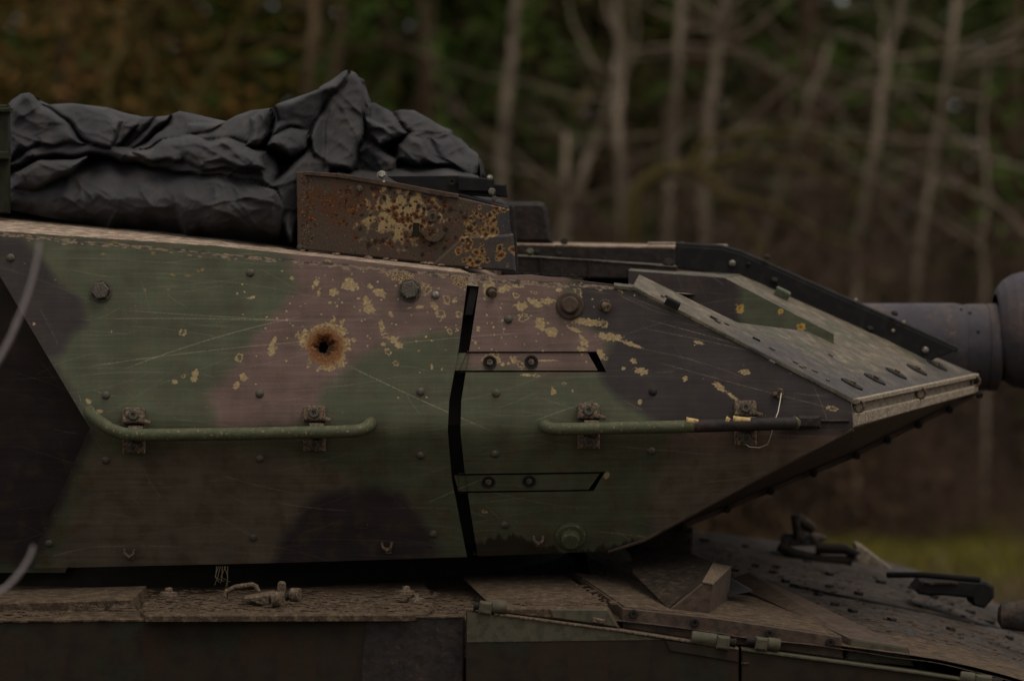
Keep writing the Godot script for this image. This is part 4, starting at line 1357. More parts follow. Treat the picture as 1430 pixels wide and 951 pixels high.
func build_hull() -> void:
	make_bolts()
	var s := Shape.new()
	# lower hull and running gear, mostly out of the picture
	s.prism(PackedVector3Array([Vector3(-5.2, 0.45, -0.25), Vector3(1.9, 0.45, -0.25), Vector3(2.3, 0.9, -0.25), Vector3(1.6, 1.18, -0.25), Vector3(0.1, 1.55, -0.25), Vector3(-5.2, 1.55, -0.25)]), Vector3(0, 0, -2.3))
	part("lower_hull", s.mesh(), mat.shade_metal, tank)
	for z in [0.30, -2.5]:
		for i in 7:
			s = Shape.new()
			s.lathe(Vector3(-4.6 + i * 0.95, 0.36, z), Vector3.FORWARD, [Vector2(0, 0), Vector2(0, 0.34), Vector2(0.5, 0.34), Vector2(0.5, 0)], 24)
			part("road_wheel", s.mesh(), mat.rubber, tank)
		s = Shape.new()
		s.prism(PackedVector3Array([Vector3(-5.2, 0.0, z + 0.02), Vector3(1.3, 0.0, z + 0.02), Vector3(2.1, 0.6, z + 0.02), Vector3(1.9, 0.85, z + 0.02), Vector3(1.2, 0.07, z + 0.02), Vector3(-5.2, 0.07, z + 0.02)]), Vector3(0, 0, -0.55))
		part("track", s.mesh(), mat.rubber, tank)
	# rear deck over the skirt
	s = Shape.new()
	s.prism(PackedVector3Array([Vector3(-5.2, 1.647, 0.352), Vector3(0.25, 1.647, 0.352), Vector3(0.25, 1.647, -3.1), Vector3(-5.2, 1.647, -3.1)]), Vector3(0, -0.09, 0), 0.004)
	var deck := part("rear_deck", s.mesh(), mat.dirt_deck, tank, "dirt-covered deck below the turret")
	# the front: a gently falling sheet
	s = Shape.new()
	var nx := 56
	var nz_ := 70
	for i in nx:
		for j in nz_:
			var x0 := lerpf(0.20, 2.4, float(i) / nx)
			var x1 := lerpf(0.20, 2.4, float(i + 1) / nx)
			var z0 := lerpf(0.38, -2.6, float(j) / nz_)
			var z1 := lerpf(0.38, -2.6, float(j + 1) / nz_)
			var q := []
			var m := []
			for c in [[x0, z0], [x1, z0], [x1, z1], [x0, z1]]:
				var f := func(x, z): return glacis_y(x, z) + 0.004 * nz.get_noise_2d(x * 4.0, z * 4.0)
				q.append(Vector3(c[0], f.call(c[0], c[1]), c[1]))
				m.append(Vector3(f.call(c[0] - 0.01, c[1]) - f.call(c[0] + 0.01, c[1]), 0.02, f.call(c[0], c[1] - 0.01) - f.call(c[0], c[1] + 0.01)).normalized())
			s.tri(q[0], q[1], q[2], m[0], m[1], m[2])
			s.tri(q[0], q[2], q[3], m[0], m[2], m[3])
	var glacis := part("glacis_plate", s.mesh(), mat.glacis, tank, "muddy sloping front deck with weld studs")
	# a dusty strip nearest the skirt
	s = Shape.new()
	for i in 20:
		var a := lerpf(0.74, 2.3, i / 20.0)
		var b := lerpf(0.74, 2.3, (i + 1) / 20.0)
		var w0 := -0.05 - 0.06 * nz.get_noise_1d(a * 3.0)
		var w1 := -0.05 - 0.06 * nz.get_noise_1d(b * 3.0)
		s.quad(Vector3(a, glacis_y(a, 0.37) + 0.008, 0.37), Vector3(b, glacis_y(b, 0.37) + 0.008, 0.37), Vector3(b - 0.2, glacis_y(b - 0.2, w1) + 0.008, w1), Vector3(a - 0.2, glacis_y(a - 0.2, w0) + 0.008, w0), Vector3.UP)
	part("mud_layer", s.mesh(), mat.dirt_deck, glacis)
	# studs in rows
	for q in [[1027, 798], [1056, 791], [1085, 793], [1080, 800], [1098, 813], [1120, 822], [1144, 832], [1167, 845], [1192, 855], [1246, 867], [1159, 803], [1160, 820], [1231, 814], [1305, 835], [1329, 845], [1356, 856], [1383, 870], [1411, 880], [1411, 892], [1329, 880], [1101, 772], [1128, 786], [1042, 764], [984, 756], [1200, 830], [1275, 823], [1290, 850]]:
		var p := pg(q[0], q[1])
		s = Shape.new()
		s.box(Vector3.ZERO, Vector3(rng.randf_range(0.016, 0.026), 0.010, 0.024), Basis(Vector3.BACK, -0.14), 0.003)
		var o := part("stud", s.mesh(), mat.rubber if rng.randf() < 0.6 else mat.dark_dirt, glacis)
		o.position = p + Vector3(0, 0.002, 0)
		o.rotation.y = rng.randf_range(-0.4, 0.4)
	s = Shape.new()
	var seam := PackedVector3Array()
	for q in [[1105, 818], [1150, 829], [1210, 841], [1280, 855], [1350, 869], [1440, 889]]:
		seam.append(pg(q[0], q[1]) + Vector3(0, 0.001, 0))
	s.tube(seam, [0.007], 6)
	part("plate_seam", s.mesh(), mat.rubber, glacis)
	# ---- skirts
	s = Shape.new()
	s.prism(pzs([-2600, 893, 649, 862, 645, 1140, -2600, 1140], 0.362), Vector3(0, 0, -0.03), 0.003)
	var skirt := part("skirt_panel", s.mesh(), mat.skirt_paint, tank, "dull brown side skirt")
	s = Shape.new()
	s.prism(pzs([512, 864.5, 647, 863, 643, 1100, 500, 1100, 506, 920], 0.3635), Vector3(0, 0, -0.001))
	part("black_paint", s.mesh(), mat.paint_black, skirt)
	s = Shape.new()
	for i in 14:
		var t := i / 13.0
		s.box(pz(lerpf(10, 640, t) + rng.randf_range(-15, 15), lerpf(867.5, 861.5, t), 0.364), Vector3(rng.randf_range(0.02, 0.06), 0.005, 0.008), Basis(), 0.0015)
	s.prism(pzs([-100, 868, 300, 864.5, 300, 867, -100, 870.5], 0.365), Vector3(0, 0, -0.05))
	s.prism(pzs([300, 864, 645, 861, 645, 863, 300, 866.5], 0.366), Vector3(0, 0, -0.05))
	var edge := part("skirt_edge", s.mesh(), mat.dirt_deck, skirt)
	edge.set_meta("kind", "stuff")
	s = Shape.new()
	s.prism(pzs([650.5, 853, 700, 858.5, 868, 882, 935, 894, 1032, 907, 1032, 1140, 650.5, 1140], 0.40), Vector3(0, 0, -0.03), 0.003)
	var skirt2 := part("front_skirt_panel", s.mesh(), mat.skirt_paint, tank, "front skirt panel with a pale grey-green wedge on top")
	s = Shape.new()
	s.prism(pzs([652, 854.5, 700, 860, 868, 883.5, 926, 893.5, 652, 897], 0.4012), Vector3(0, 0, -0.001))
	part("grey_green_paint", s.mesh(), mat.paint_grey_green, skirt2)
	s = Shape.new()
	s.prism(pzs([930, 895, 1032, 909, 1032, 925, 936, 909], 0.404), Vector3(0, 0, -0.004), 0.001)
	part("doubling_strip", s.mesh(), mat.skirt_paint, skirt2)
	s = Shape.new()
	s.prism(pzs([690, 856.5, 868, 880, 1032, 905.5, 1032, 908.5, 868, 883, 690, 859.5], 0.405), Vector3(0, 0, -0.06), 0.001)
	part("top_edge", s.mesh(), mat.bracket, skirt2)
	s = Shape.new()
	s.prism(pzs([1036, 907, 1280, 940, 1500, 974, 1500, 1140, 1036, 1140], 0.40), Vector3(0, 0, -0.03), 0.003)
	var skirt3 := part("nose_skirt_panel", s.mesh(), mat.skirt_paint, tank)
	s = Shape.new()
	s.prism(pzs([1036, 905.5, 1280, 938, 1500, 972, 1500, 975, 1280, 941.5, 1036, 909], 0.405), Vector3(0, 0, -0.06), 0.001)
	part("top_edge", s.mesh(), mat.paint_grey_green, skirt3)
	s = Shape.new()
	s.box(pz(1041, 926, 0.402), Vector3(0.018, 0.003, 0.003))
	part("weld_mark", s.mesh(), mat.bracket, skirt3)
	# hinges: [cylinder from, to, block from, to, pin from, to, height]
	for q in [[708, 687, 687, 669, 669, 661, 848.5, 9.0], [966, 1001, 1001, 1019, 1019, 1028, 890, 9.5], [1090, 1072, 1072, 1055, 1055, 1043, 901, 9.0], [1342, 1362, 1362, 1385, 1385, 1400, 946, 9.0]]:
		var hz := 0.395
		var g := Node3D.new()
		var y: float = q[6]
		var sl := 0.13
		var f := func(x): return pz(x, y + (x - q[0]) * sl * (1.0 if q[0] > 720 else 0.3), hz)
		s = Shape.new()
		var a: Vector3 = f.call(q[0])
		var b: Vector3 = f.call(q[1])
		var r: float = q[7] * 0.00162
		s.lathe(a, b - a, [Vector2(0, 0), Vector2(0, r * 0.9), Vector2(0.003, r), Vector2((b - a).length() - 0.002, r), Vector2((b - a).length(), r * 0.9), Vector2((b - a).length(), 0)], 18)
		var hinge := part("hinge", s.mesh(), mat.paint_grey_green, skirt2)
		s = Shape.new()
		s.box(((f.call(q[2]) as Vector3) + f.call(q[3])) * 0.5 + Vector3(0, -0.002, 0.004), Vector3(absf(q[3] - q[2]) * 0.00162, r * 1.9, r * 1.9), Basis(Vector3.BACK, -sl), 0.004)
		part("hinge_block", s.mesh(), mat.paint_grey_green, skirt2)
		s = Shape.new()
		a = f.call(q[4])
		b = f.call(q[5])
		s.lathe(a, b - a, [Vector2(0, r * 0.6), Vector2((b - a).length() - 0.004, r * 0.6), Vector2((b - a).length() - 0.004, r * 0.75), Vector2((b - a).length(), r * 0.7), Vector2((b - a).length(), 0)], 12)
		part("hinge_pin", s.mesh(), mat.shade_metal, skirt2)
		g.free()
	# ---- things bolted to the deck, left of the gap
	s = Shape.new()
	s.prism(px3([-300, 851, 0.2, 186, 836, 0.2, 192, 858, 0.2, -300, 866, 0.2]), Vector3(0, 0, -0.3), 0.004)
	part("deck_rib", s.mesh(), mat.dirt_deck, deck)
	s = Shape.new()
	var hp := PackedVector3Array()
	for q in [[203, 858.5], [196, 852], [200, 838], [240, 832], [330, 825], [470, 818], [592, 811], [604, 832], [606, 848], [596, 855.5], [570, 857.5]]:
		var d: Vector3 = ray(q[0], q[1])
		hp.append(CAM + d * ((1.660 - CAM.y) / d.y))
	s.prism(hp, Vector3(0, -0.016, 0), 0.004)
	var hatch := part("deck_hatch", s.mesh(), mat.dirt_deck, deck)
	for q in [[235, 828], [580, 836], [567, 826]]:
		s = Shape.new()
		s.lathe(pz(q[0], q[1] + 4, 0.12), Vector3.UP, [Vector2(0, 0.022), Vector2(0.008, 0.02), Vector2(0.010, 0.010), Vector2(0.018, 0.009), Vector2(0.020, 0)], 10)
		part("deck_lug", s.mesh(), mat.bracket, hatch)
	s = Shape.new()
	s.tube(px3([313, 836, 0.14, 316, 826, 0.14, 328, 820, 0.14, 352, 816.5, 0.14, 357, 819, 0.14, 360, 826, 0.14]), [0.006], 8)
	part("lifting_handle", s.mesh(), mat.bracket, hatch)
	s = Shape.new()
	s.prism(px3([340, 836, 0.22, 380, 829, 0.22, 388, 846, 0.22, 372, 849, 0.22]), Vector3(0, 0, -0.08), 0.004)
	part("latch_arm", s.mesh(), mat.bracket, hatch)
	for q in [[389, 837, 11, 0.25], [413, 831, 10, 0.2]]:
		s = Shape.new()
		s.lathe(pz(q[0], q[1], q[3]), Vector3(1, 0, 0.35), [Vector2(-0.012, 0), Vector2(-0.012, q[2] * 0.00165), Vector2(0.008, q[2] * 0.00165), Vector2(0.010, q[2] * 0.0012), Vector2(0.010, 0)], 14)
		part("latch_wheel", s.mesh(), mat.bracket, hatch)
	s = Shape.new()
	s.tube(PackedVector3Array([pz(375, 838, 0.22), pz(420, 831, 0.18)]), [0.008], 8)
	part("latch_bar", s.mesh(), mat.shade_metal, hatch)
	s = Shape.new()
	s.lathe(pz(392, 828, 0.16), Vector3(0.1, 1, 0), [Vector2(0, 0.011), Vector2(0.022, 0.010), Vector2(0.027, 0.006), Vector2(0.027, 0)], 10)
	part("latch_knob", s.mesh(), mat.bracket, hatch)
	# ---- right of the gap: plates and bars of the fender
	var fy := func(px, py, z): return pz(px, py, z)
	s = Shape.new()
	s.prism(px3([692, 851, 0.385, 770, 848.5, 0.385, 851, 849, 0.385, 866, 878, 0.385, 790, 867, 0.385, 700, 857, 0.385]), Vector3(-0.09, 0.004, -0.75), 0.004)
	part("fender_plate", s.mesh(), mat.dirt_deck, deck)
	s = Shape.new()
	s.prism(px3([768, 851, 0.388, 849, 851.5, 0.388, 863, 876, 0.388, 828, 871, 0.388, 772, 863, 0.388]), Vector3(0, 0, -0.004), 0.002)
	var gp := part("fender_front", s.mesh(), mat.paint_grey_green, deck)
	s = Shape.new()
	s.box(pz(836, 867, 0.39), Vector3(0.03, 0.012, 0.012), Basis(Vector3.BACK, -0.15), 0.003)
	part("catch", s.mesh(), mat.bracket, gp)
	s = Shape.new()
	s.prism(px3([868, 848.5, 0.36, 1004, 863, 0.36, 1176, 889, 0.36, 1179, 921, 0.36, 1060, 905, 0.36, 960, 892, 0.36, 869, 877, 0.36]), Vector3(-0.10, 0.012, -0.70), 0.003)
	var bar := part("fender_bar", s.mesh(), mat.paint_brown, tank, "thick fender plate with socket screws along its edge")
	s = Shape.new()
	s.prism(px3([872, 846.5, 0.355, 1004, 861.5, 0.355, 1172, 887, 0.355, 1172, 889.5, 0.355, 1004, 864, 0.355, 872, 849, 0.355]), Vector3(-0.10, 0.012, -0.68), 0.001)
	part("dust_layer", s.mesh(), mat.dirt_deck, bar)
	for q in [[885, 857], [970.5, 869], [1075, 884], [1160, 896.5]]:
		bolt("socket", "screw", pz(q[0], q[1], 0.361), facing(Vector3.BACK), 0.021, mat.shade_metal, bar)
	s = Shape.new()
	s.quad(pz(1188, 892, 0.34), pz(1269, 905, 0.34), pz(1047, 799, -0.62), pz(1013, 811, -0.55), Vector3.UP)
	s.quad(pz(1188, 892, 0.34), pz(1013, 811, -0.55), pz(1013, 838, -0.55), pz(1181, 924, 0.34), Vector3(-1, 0, 0))
	s.quad(pz(1188, 892, 0.34), pz(1269, 905, 0.34), pz(1277, 930, 0.34), pz(1181, 922, 0.34), Vector3.BACK)
	s.quad(pz(1269, 905, 0.34), pz(1047, 799, -0.62), pz(1047, 830, -0.62), pz(1277, 930, 0.34), Vector3(1, 0, 0))
	var bar2 := part("diagonal_bar", s.mesh(), mat.paint_brown, tank, "long flat bar lying diagonally on the front deck")
	s = Shape.new()
	s.prism(px3([1190, 893, 0.342, 1267, 906, 0.342, 1274, 928, 0.342, 1184, 921, 0.342]), Vector3(0, 0, -0.002), 0.001)
	part("bar_end", s.mesh(), mat.paint_grey_green, bar2)
	# gusset with its ramp
	s = Shape.new()
	s.prism(px3([936, 850, 0.30, 981, 813.5, 0.30, 995.5, 816.5, 0.30, 991, 864, 0.30, 940, 862, 0.30]), Vector3(0.07, 0.0, -0.45), 0.004)
	var gus := part("gusset", s.mesh(), mat.paint_brown, tank, "triangular gusset block with a worn pale edge")
	s = Shape.new()
	s.prism(px3([981, 812.5, 0.302, 996, 815.5, 0.302, 1022, 791, -0.14, 996, 786, -0.14]), Vector3(0, -0.003, 0))
	part("worn_edge", s.mesh(), mat.bracket, gus)
	s = Shape.new()
	s.quad(pz(934, 850, 0.29), pz(980, 813, 0.29), pz(996, 786, -0.16), pz(884, 800, -0.12), Vector3(-0.5, 1, 0.3))
	s.quad(pz(996, 786, -0.16), pz(884, 800, -0.12), pz(880, 768, -0.5), pz(940, 762, -0.5), Vector3.UP)
	part("ramp_plate", s.mesh(), mat.dark_dirt, gus)
	s = Shape.new()
	s.prism(pzs([890, 739, 968, 739, 967, 772, 890, 785], -0.7), Vector3(-0.02, 0, -0.4), 0.006)
	part("deck_box", s.mesh(), mat.dark_dirt, tank)
	s = Shape.new()
	s.prism(px3([1016, 806, -0.3, 1052, 826, -0.1, 1016, 832, -0.1]), Vector3(0, 0, -0.05))
	part("dark_recess", s.mesh(), mat.hole, gus)
	# ---- towing eye and lamp guard on the far side of the front
	var zt := -1.75
	s = Shape.new()
	s.tube(px3([1113, 719, zt, 1114, 735, zt, 1118, 752, zt]), [0.018, 0.015, 0.018], 12)
	s.tube(px3([1113, 722, zt, 1124, 730, zt, 1137, 741, zt]), [0.014, 0.017, 0.016], 10)
	var eye := part("towing_eye", s.mesh(), mat.glacis, tank, "grey towing eye on the far front deck")
	s = Shape.new()
	s.prism(px3([1090, 752, zt, 1100, 746, zt, 1150, 748, zt, 1158, 753, zt, 1140, 762, zt, 1098, 763, zt]), Vector3(0, 0, -0.08), 0.006)
	part("eye_plate", s.mesh(), mat.glacis, eye)
	s = Shape.new()
	s.tube(px3([1088, 762, zt, 1110, 774, zt, 1150, 783, zt, 1188, 784, zt, 1197, 775, zt, 1180, 767, zt, 1140, 766, zt]), [0.016], 10)
	part("shackle", s.mesh(), mat.shade_metal, eye)
	s = Shape.new()
	s.prism(px3([1194, 757, -1.9, 1205, 762, -1.9, 1250, 797, -1.9, 1196, 788, -1.9]), Vector3(0, 0, -0.05), 0.005)
	part("side_rail", s.mesh(), mat.nose_bar, eye)
	s = Shape.new()
	s.prism(pzs([1278, 824, 1288, 813, 1340, 811, 1378, 813, 1389, 820, 1390, 834, 1376, 850, 1360, 846, 1358, 836, 1320, 832, 1296, 832, 1284, 830], -1.0), Vector3(0, 0, -0.14), 0.006)
	var lamp := part("lamp_guard", s.mesh(), mat.rubber, tank, "black lamp guard at the far corner of the front deck")
	s = Shape.new()
	s.prism(pzs([1292, 813, 1336, 812, 1340, 817, 1300, 818], -0.996), Vector3(0, 0, -0.02), 0.003)
	part("worn_plate", s.mesh(), mat.glacis, lamp)
	s = Shape.new()
	s.tube(px3([1240, 803, -1.0, 1290, 803, -0.95, 1370, 810, -0.9]), [0.008], 8)
	part("guard_rod", s.mesh(), mat.rubber, lamp)
	s = Shape.new()
	s.lathe(pz(1425, 860, -0.6), Vector3(1, 0, 0.2), [Vector2(-0.055, 0), Vector2(-0.055, 0.018), Vector2(-0.045, 0.034), Vector2(0.02, 0.042), Vector2(0.09, 0.034), Vector2(0.09, 0)], 18)
	part("horn", s.mesh(), mat.glacis, tank)
	s = Shape.new()
	s.lathe(pz(1287, 928, 0.30), Vector3.UP, [Vector2(-0.01, 0.016), Vector2(0.006, 0.014), Vector2(0.012, 0.006), Vector2(0.012, 0)], 10)
	part("drain_plug", s.mesh(), mat.rubber, glacis)


# ---------- tarpaulin ----------
func line_at(pts: Array, x: float) -> float:
	for i in range(0, pts.size() - 2, 2):
		if x <= pts[i + 2]:
			return lerpf(pts[i + 1], pts[i + 3], clampf((x - pts[i]) / (pts[i + 2] - pts[i]), 0, 1))
	return pts[pts.size() - 1]

func build_tarpaulin() -> void:
	var top := [-60, 152, -10, 153, 0, 158, 15, 140, 28, 131, 40, 129, 55, 140, 68, 146, 80, 145, 100, 144, 125, 147, 150, 150, 175, 158, 200, 163, 218, 163, 235, 161, 250, 155, 275, 160, 300, 166, 315, 169, 330, 161, 350, 154, 368, 152, 380, 150, 384, 146, 400, 140, 430, 130,
		445, 124, 465, 110, 480, 99, 488, 97, 497, 102, 504, 112, 508, 130, 512, 145, 522, 143, 535, 150, 548, 156, 560, 153, 578, 154, 600, 166, 630, 186, 655, 206, 668, 215, 671, 225, 672, 242]
	var bottom := [-60, 285, 0, 290, 60, 303, 120, 312, 230, 328, 330, 342, 370, 346, 400, 343, 418, 330, 440, 300, 672, 290]
	var base := [-60, -0.76, 0, -0.72, 300, -0.46, 380, -0.48, 415, -0.62, 450, -0.78, 672, -0.82]
	# panels of cloth: [depth cm, slope across, slope down, roundness, then the outline]
	var panels := [
		[11.0, 0.0, 0.0, 0.0036, -70, 252, 0, 262, 12, 240, 40, 226, 80, 211, 130, 216, 210, 231, 290, 244, 350, 253, 386, 262, 400, 290, 406, 352, 330, 350, 230, 336, 120, 320, 60, 312, -70, 300],
		[12.4, 0.012, -0.025, 0.003, 214, 236, 290, 246, 350, 255, 385, 263, 398, 290, 401, 350, 330, 348, 262, 332, 240, 292, 222, 262],
		[10.8, -0.01, -0.03, 0.003, 88, 240, 150, 252, 206, 300, 224, 332, 120, 318, 74, 296],
		[12.0, 0.03, 0.05, 0.002, 18, 240, 60, 226, 118, 222, 96, 246, 50, 262, 14, 264],
		[6.5, 0.0, 0.07, 0.0, -30, 234, 14, 224, 60, 199, 100, 196, 135, 203, 190, 209, 225, 199, 258, 191, 300, 195, 345, 198, 372, 212, 386, 240, 382, 262, 290, 248, 200, 230, 130, 220, 80, 215, 30, 230],
		[8.6, 0.012, 0.03, 0.003, 240, 216, 258, 193, 300, 196, 340, 199, 366, 212, 376, 250, 330, 246, 285, 240],
		[7.4, 0.0, 0.13, 0.0, 188, 212, 225, 201, 256, 193, 270, 211, 240, 226, 205, 224],
		[9.6, 0.02, 0.10, 0.0, 276, 222, 300, 212, 348, 202, 366, 214, 372, 236, 330, 234],
		[3.6, -0.035, 0.02, 0.0, 12, 224, 10, 160, 28, 131, 40, 128, 60, 150, 92, 175, 130, 204, 100, 200, 60, 202],
		[1.6, 0.03, 0.13, 0.0, 41, 128, 66, 145, 110, 144, 150, 148, 170, 170, 150, 207, 128, 204, 92, 174, 62, 150],
		[5.2, -0.04, 0.06, 0.0, 10, 160, 28, 152, 48, 184, 34, 205, 12, 226],
		[4.8, 0.0, 0.09, 0.0, 46, 186, 76, 172, 104, 188, 122, 203, 90, 200, 56, 204],
		[-1.6, 0.0, 0.15, 0.0, 110, 145, 150, 148, 200, 159, 208, 164, 182, 186, 158, 207, 130, 202, 120, 175],
		[-2.4, 0.08, 0.06, 0.0, 198, 160, 219, 161, 205, 180, 178, 208, 158, 207, 180, 184],
		[-0.6, 0.07, 0.06, 0.0, 214, 164, 237, 160, 212, 184, 190, 210, 174, 208, 204, 180],
		[-0.4, -0.02, 0.14, 0.0, 236, 160, 252, 153, 275, 158, 316, 168, 300, 185, 270, 195, 225, 202, 190, 209, 222, 182],
		[1.6, 0.02, 0.05, 0.0, 262, 172, 300, 172, 318, 170, 298, 186, 268, 196, 246, 196],
		[0.6, 0.0, 0.13, 0.0, 314, 168, 330, 159, 352, 152, 374, 150, 386, 158, 370, 180, 352, 199, 300, 198, 270, 194, 296, 182],
		[3.0, -0.07, 0.07, 0.0, 350, 166, 374, 151, 387, 158, 383, 186, 362, 202, 345, 199],
		[7.0, -0.02, -0.06, 0.0, 381, 148, 405, 137, 440, 126, 470, 108, 489, 95, 485, 112, 463, 140, 447, 165, 434, 192, 410, 182, 387, 172],
		[8.4, -0.045, 0.05, 0.0, 484, 102, 500, 102, 509, 128, 509, 165, 505, 200, 488, 240, 455, 238, 436, 217, 433, 192, 447, 160, 465, 130],
		[6.0, 0.0, 0.14, 0.0, 385, 166, 405, 157, 423, 160, 421, 179, 400, 181, 384, 188],
		[9.6, 0.0, 0.10, 0.0, 375, 203, 384, 190, 402, 183, 430, 184, 426, 207, 405, 215, 392, 213],
		[13.0, 0.06, 0.06, 0.0, 432, 204, 458, 209, 458, 246, 424, 300, 406, 350, 396, 300, 385, 263, 373, 259, 398, 240],
		[3.4, 0.0, 0.11, 0.0, 508, 144, 522, 140, 546, 155, 571, 183, 548, 193, 528, 208, 509, 192],
		[5.4, 0.0, -0.05, 0.0, 508, 160, 532, 173, 557, 185, 540, 196, 524, 210, 507, 202],
		[5.0, 0.05, -0.02, 0.0, 504, 194, 528, 208, 551, 225, 549, 242, 486, 242],
		[2.4, -0.03, 0.13, 0.0, 540, 153, 560, 150, 580, 152, 602, 165, 632, 185, 657, 205, 673, 218, 670, 244, 612, 232, 580, 224, 556, 201, 572, 183, 552, 162],
		[6.0, 0.03, 0.03, 0.0, 555, 201, 574, 190, 592, 198, 615, 230, 585, 234, 549, 226],
		[4.6, -0.06, 0.10, 0.0, 600, 190, 626, 196, 660, 222, 668, 240, 630, 234, 612, 214],
		[11.0, 0.0, 0.0, 0.012, 484, 248, 500, 234, 520, 226, 560, 228, 600, 229, 655, 236, 676, 248, 676, 292, 478, 292]]
	var shapes := []
	for f in panels:
		var q := PackedVector2Array()
		for i in range(4, f.size(), 2):
			q.append(Vector2(f[i], f[i + 1]))
		var lo := q[0]
		var hi := q[0]
		for p in q:
			lo = lo.min(p)
			hi = hi.max(p)
		shapes.append([f, q, Rect2(lo, hi - lo).grow(9.0), (lo + hi) * 0.5])
	var folds := []
	for i in 130:          # smaller crumples
		var a := Vector2(rng.randf_range(-40, 660), 0)
		a.y = lerpf(line_at(top, a.x) + 4.0, line_at(bottom, a.x), pow(rng.randf(), 1.3))
		var an := rng.randfn(0.5, 0.7)
		var len := rng.randf_range(28, 110)
		var mid := a + Vector2(cos(an), sin(an)) * len * 0.5 + Vector2(rng.randfn(0, 3), rng.randfn(0, 3))
		var end := a + Vector2(cos(an), sin(an)) * len
		folds.append([rng.randf_range(0.25, 0.7), rng.randf_range(6, 20), rng.randf_range(2.5, 5), a.x, a.y, mid.x, mid.y, end.x, end.y])
	var lines := []
	for f in folds:
		var q := PackedVector2Array()
		for i in range(3, f.size(), 2):
			q.append(Vector2(f[i], f[i + 1]))
		var lo := q[0]
		var hi := q[0]
		for p in q:
			lo = lo.min(p)
			hi = hi.max(p)
		var reach: float = maxf(f[1], f[2]) * 2.4
		lines.append([f[0], f[1], f[2], q, Rect2(lo, hi - lo).grow(reach)])
	var x0 := -60
	var cols := 320
	var rows := 104
	var dx := (672.0 - x0) / (cols - 1)
	var plain_noise := FastNoiseLite.new()
	plain_noise.seed = 9
	plain_noise.frequency = 1.0
	plain_noise.fractal_type = FastNoiseLite.FRACTAL_NONE
	var grid := []
	for i in cols:
		var x := x0 + i * dx
		var yt := line_at(top, x)
		var yb := line_at(bottom, x)
		var bz := line_at(base, x)
		var column := PackedVector3Array()
		for j in rows:
			var y := lerpf(yb, yt, float(j) / (rows - 1))
			var t := float(j) / (rows - 1)
			var p2 := Vector2(x, y) + Vector2(plain_noise.get_noise_2d(x * 0.02, y * 0.02), plain_noise.get_noise_2d(x * 0.02 + 50.0, y * 0.02)) * 5.0
			var d := -11.0
			for f in shapes:
				if not (f[2] as Rect2).has_point(p2):
					continue
				var q: PackedVector2Array = f[1]
				var near := 1e9
				for k in q.size():
					var ab := q[(k + 1) % q.size()] - q[k]
					var off := p2 - q[k]
					near = minf(near, (off - ab * clampf(off.dot(ab) / ab.length_squared(), 0.0, 1.0)).length_squared())
				near = sqrt(near)
				var o: Vector2 = p2 - f[3]
				var z: float = f[0][0] + f[0][1] * o.x + f[0][2] * o.y - f[0][3] * o.y * o.y
				if Geometry2D.is_point_in_polygon(p2, q):
					var e := 1.0 - minf(near / 9.0, 1.0)
					z -= 2.8 * (1.0 - sqrt(maxf(0.0, 1.0 - e * e)))
				else:
					z -= 3.2 + near * 1.3
				var h := maxf(0.8 - absf(z - d), 0.0) / 0.8
				d = maxf(z, d) + h * h * 0.2
			for l in lines:
				if not (l[4] as Rect2).has_point(p2):
					continue
				var best := 1e9
				var side := 1.0
				var at := 0.0
				var q: PackedVector2Array = l[3]
				for k in q.size() - 1:
					var ab := q[k + 1] - q[k]
					var u := clampf((p2 - q[k]).dot(ab) / ab.length_squared(), 0.0, 1.0)
					var off := p2 - q[k] - ab * u
					var dd := off.length_squared()
					if dd < best:
						best = dd
						side = ab.cross(off)
						at = (k + u) / (q.size() - 1)
				var w: float = l[2] if side > 0.0 else l[1]
				var s := sqrt(best) / w
				if s < 2.4:
					var ends := smoothstep(0.0, 0.12, at + 0.05) * smoothstep(0.0, 0.16, 1.05 - at)
					d += l[0] * ends * (exp(-sqrt(s * s + 0.005) * 1.5) - 0.027)
			# small creases
			var n1 := plain_noise.get_noise_2d(x * 0.020 + y * 0.012, y * 0.034 - x * 0.006)
			var n2 := plain_noise.get_noise_2d(x * 0.055 + 40.0, y * 0.06 + x * 0.03)
			d += (0.35 - absf(n1)) * 0.35 + (0.3 - absf(n2)) * 0.12
			column.append(pz(x, y, bz + d * 0.0195))
		# over the top and down behind
		var p := column[rows - 1]
		for j in 12:
			var t := (j + 1) / 12.0
			column.append(Vector3(p.x + 0.03 * nz.get_noise_2d(x * 0.03, j * 0.5), lerpf(p.y, 2.46, t * t) + 0.01 * nz.get_noise_2d(x * 0.05, j * 1.5) * t, p.z - 0.75 * t))
		grid.append(column)
	var m := rows + 12
	var nrm := []
	for i in cols:
		var c := PackedVector3Array()
		for j in m:
			var du: Vector3 = grid[mini(i + 1, cols - 1)][j] - grid[maxi(i - 1, 0)][j]
			var dv: Vector3 = grid[i][mini(j + 1, m - 1)] - grid[i][maxi(j - 1, 0)]
			c.append(du.cross(dv).normalized())
		nrm.append(c)
	var s := Shape.new()
	for i in cols - 1:
		for j in m - 1:
			s.tri(grid[i][j], grid[i + 1][j], grid[i + 1][j + 1], nrm[i][j], nrm[i + 1][j], nrm[i + 1][j + 1])
			s.tri(grid[i][j], grid[i + 1][j + 1], grid[i][j + 1], nrm[i][j], nrm[i + 1][j + 1], nrm[i][j + 1])
	for e in [0, cols - 1]:
		for j in range(rows, m - 1):
			s.flat(grid[e][rows - 1], grid[e][j], grid[e][j + 1], Vector3(-1 if e == 0 else 1, 0, 0))
		for j in rows - 1:
			s.flat(grid[e][j], grid[e][j + 1], grid[e][m - 1], Vector3(-1 if e == 0 else 1, 0, 0))
	var o := part("tarpaulin", s.mesh(), mat.cloth, self)
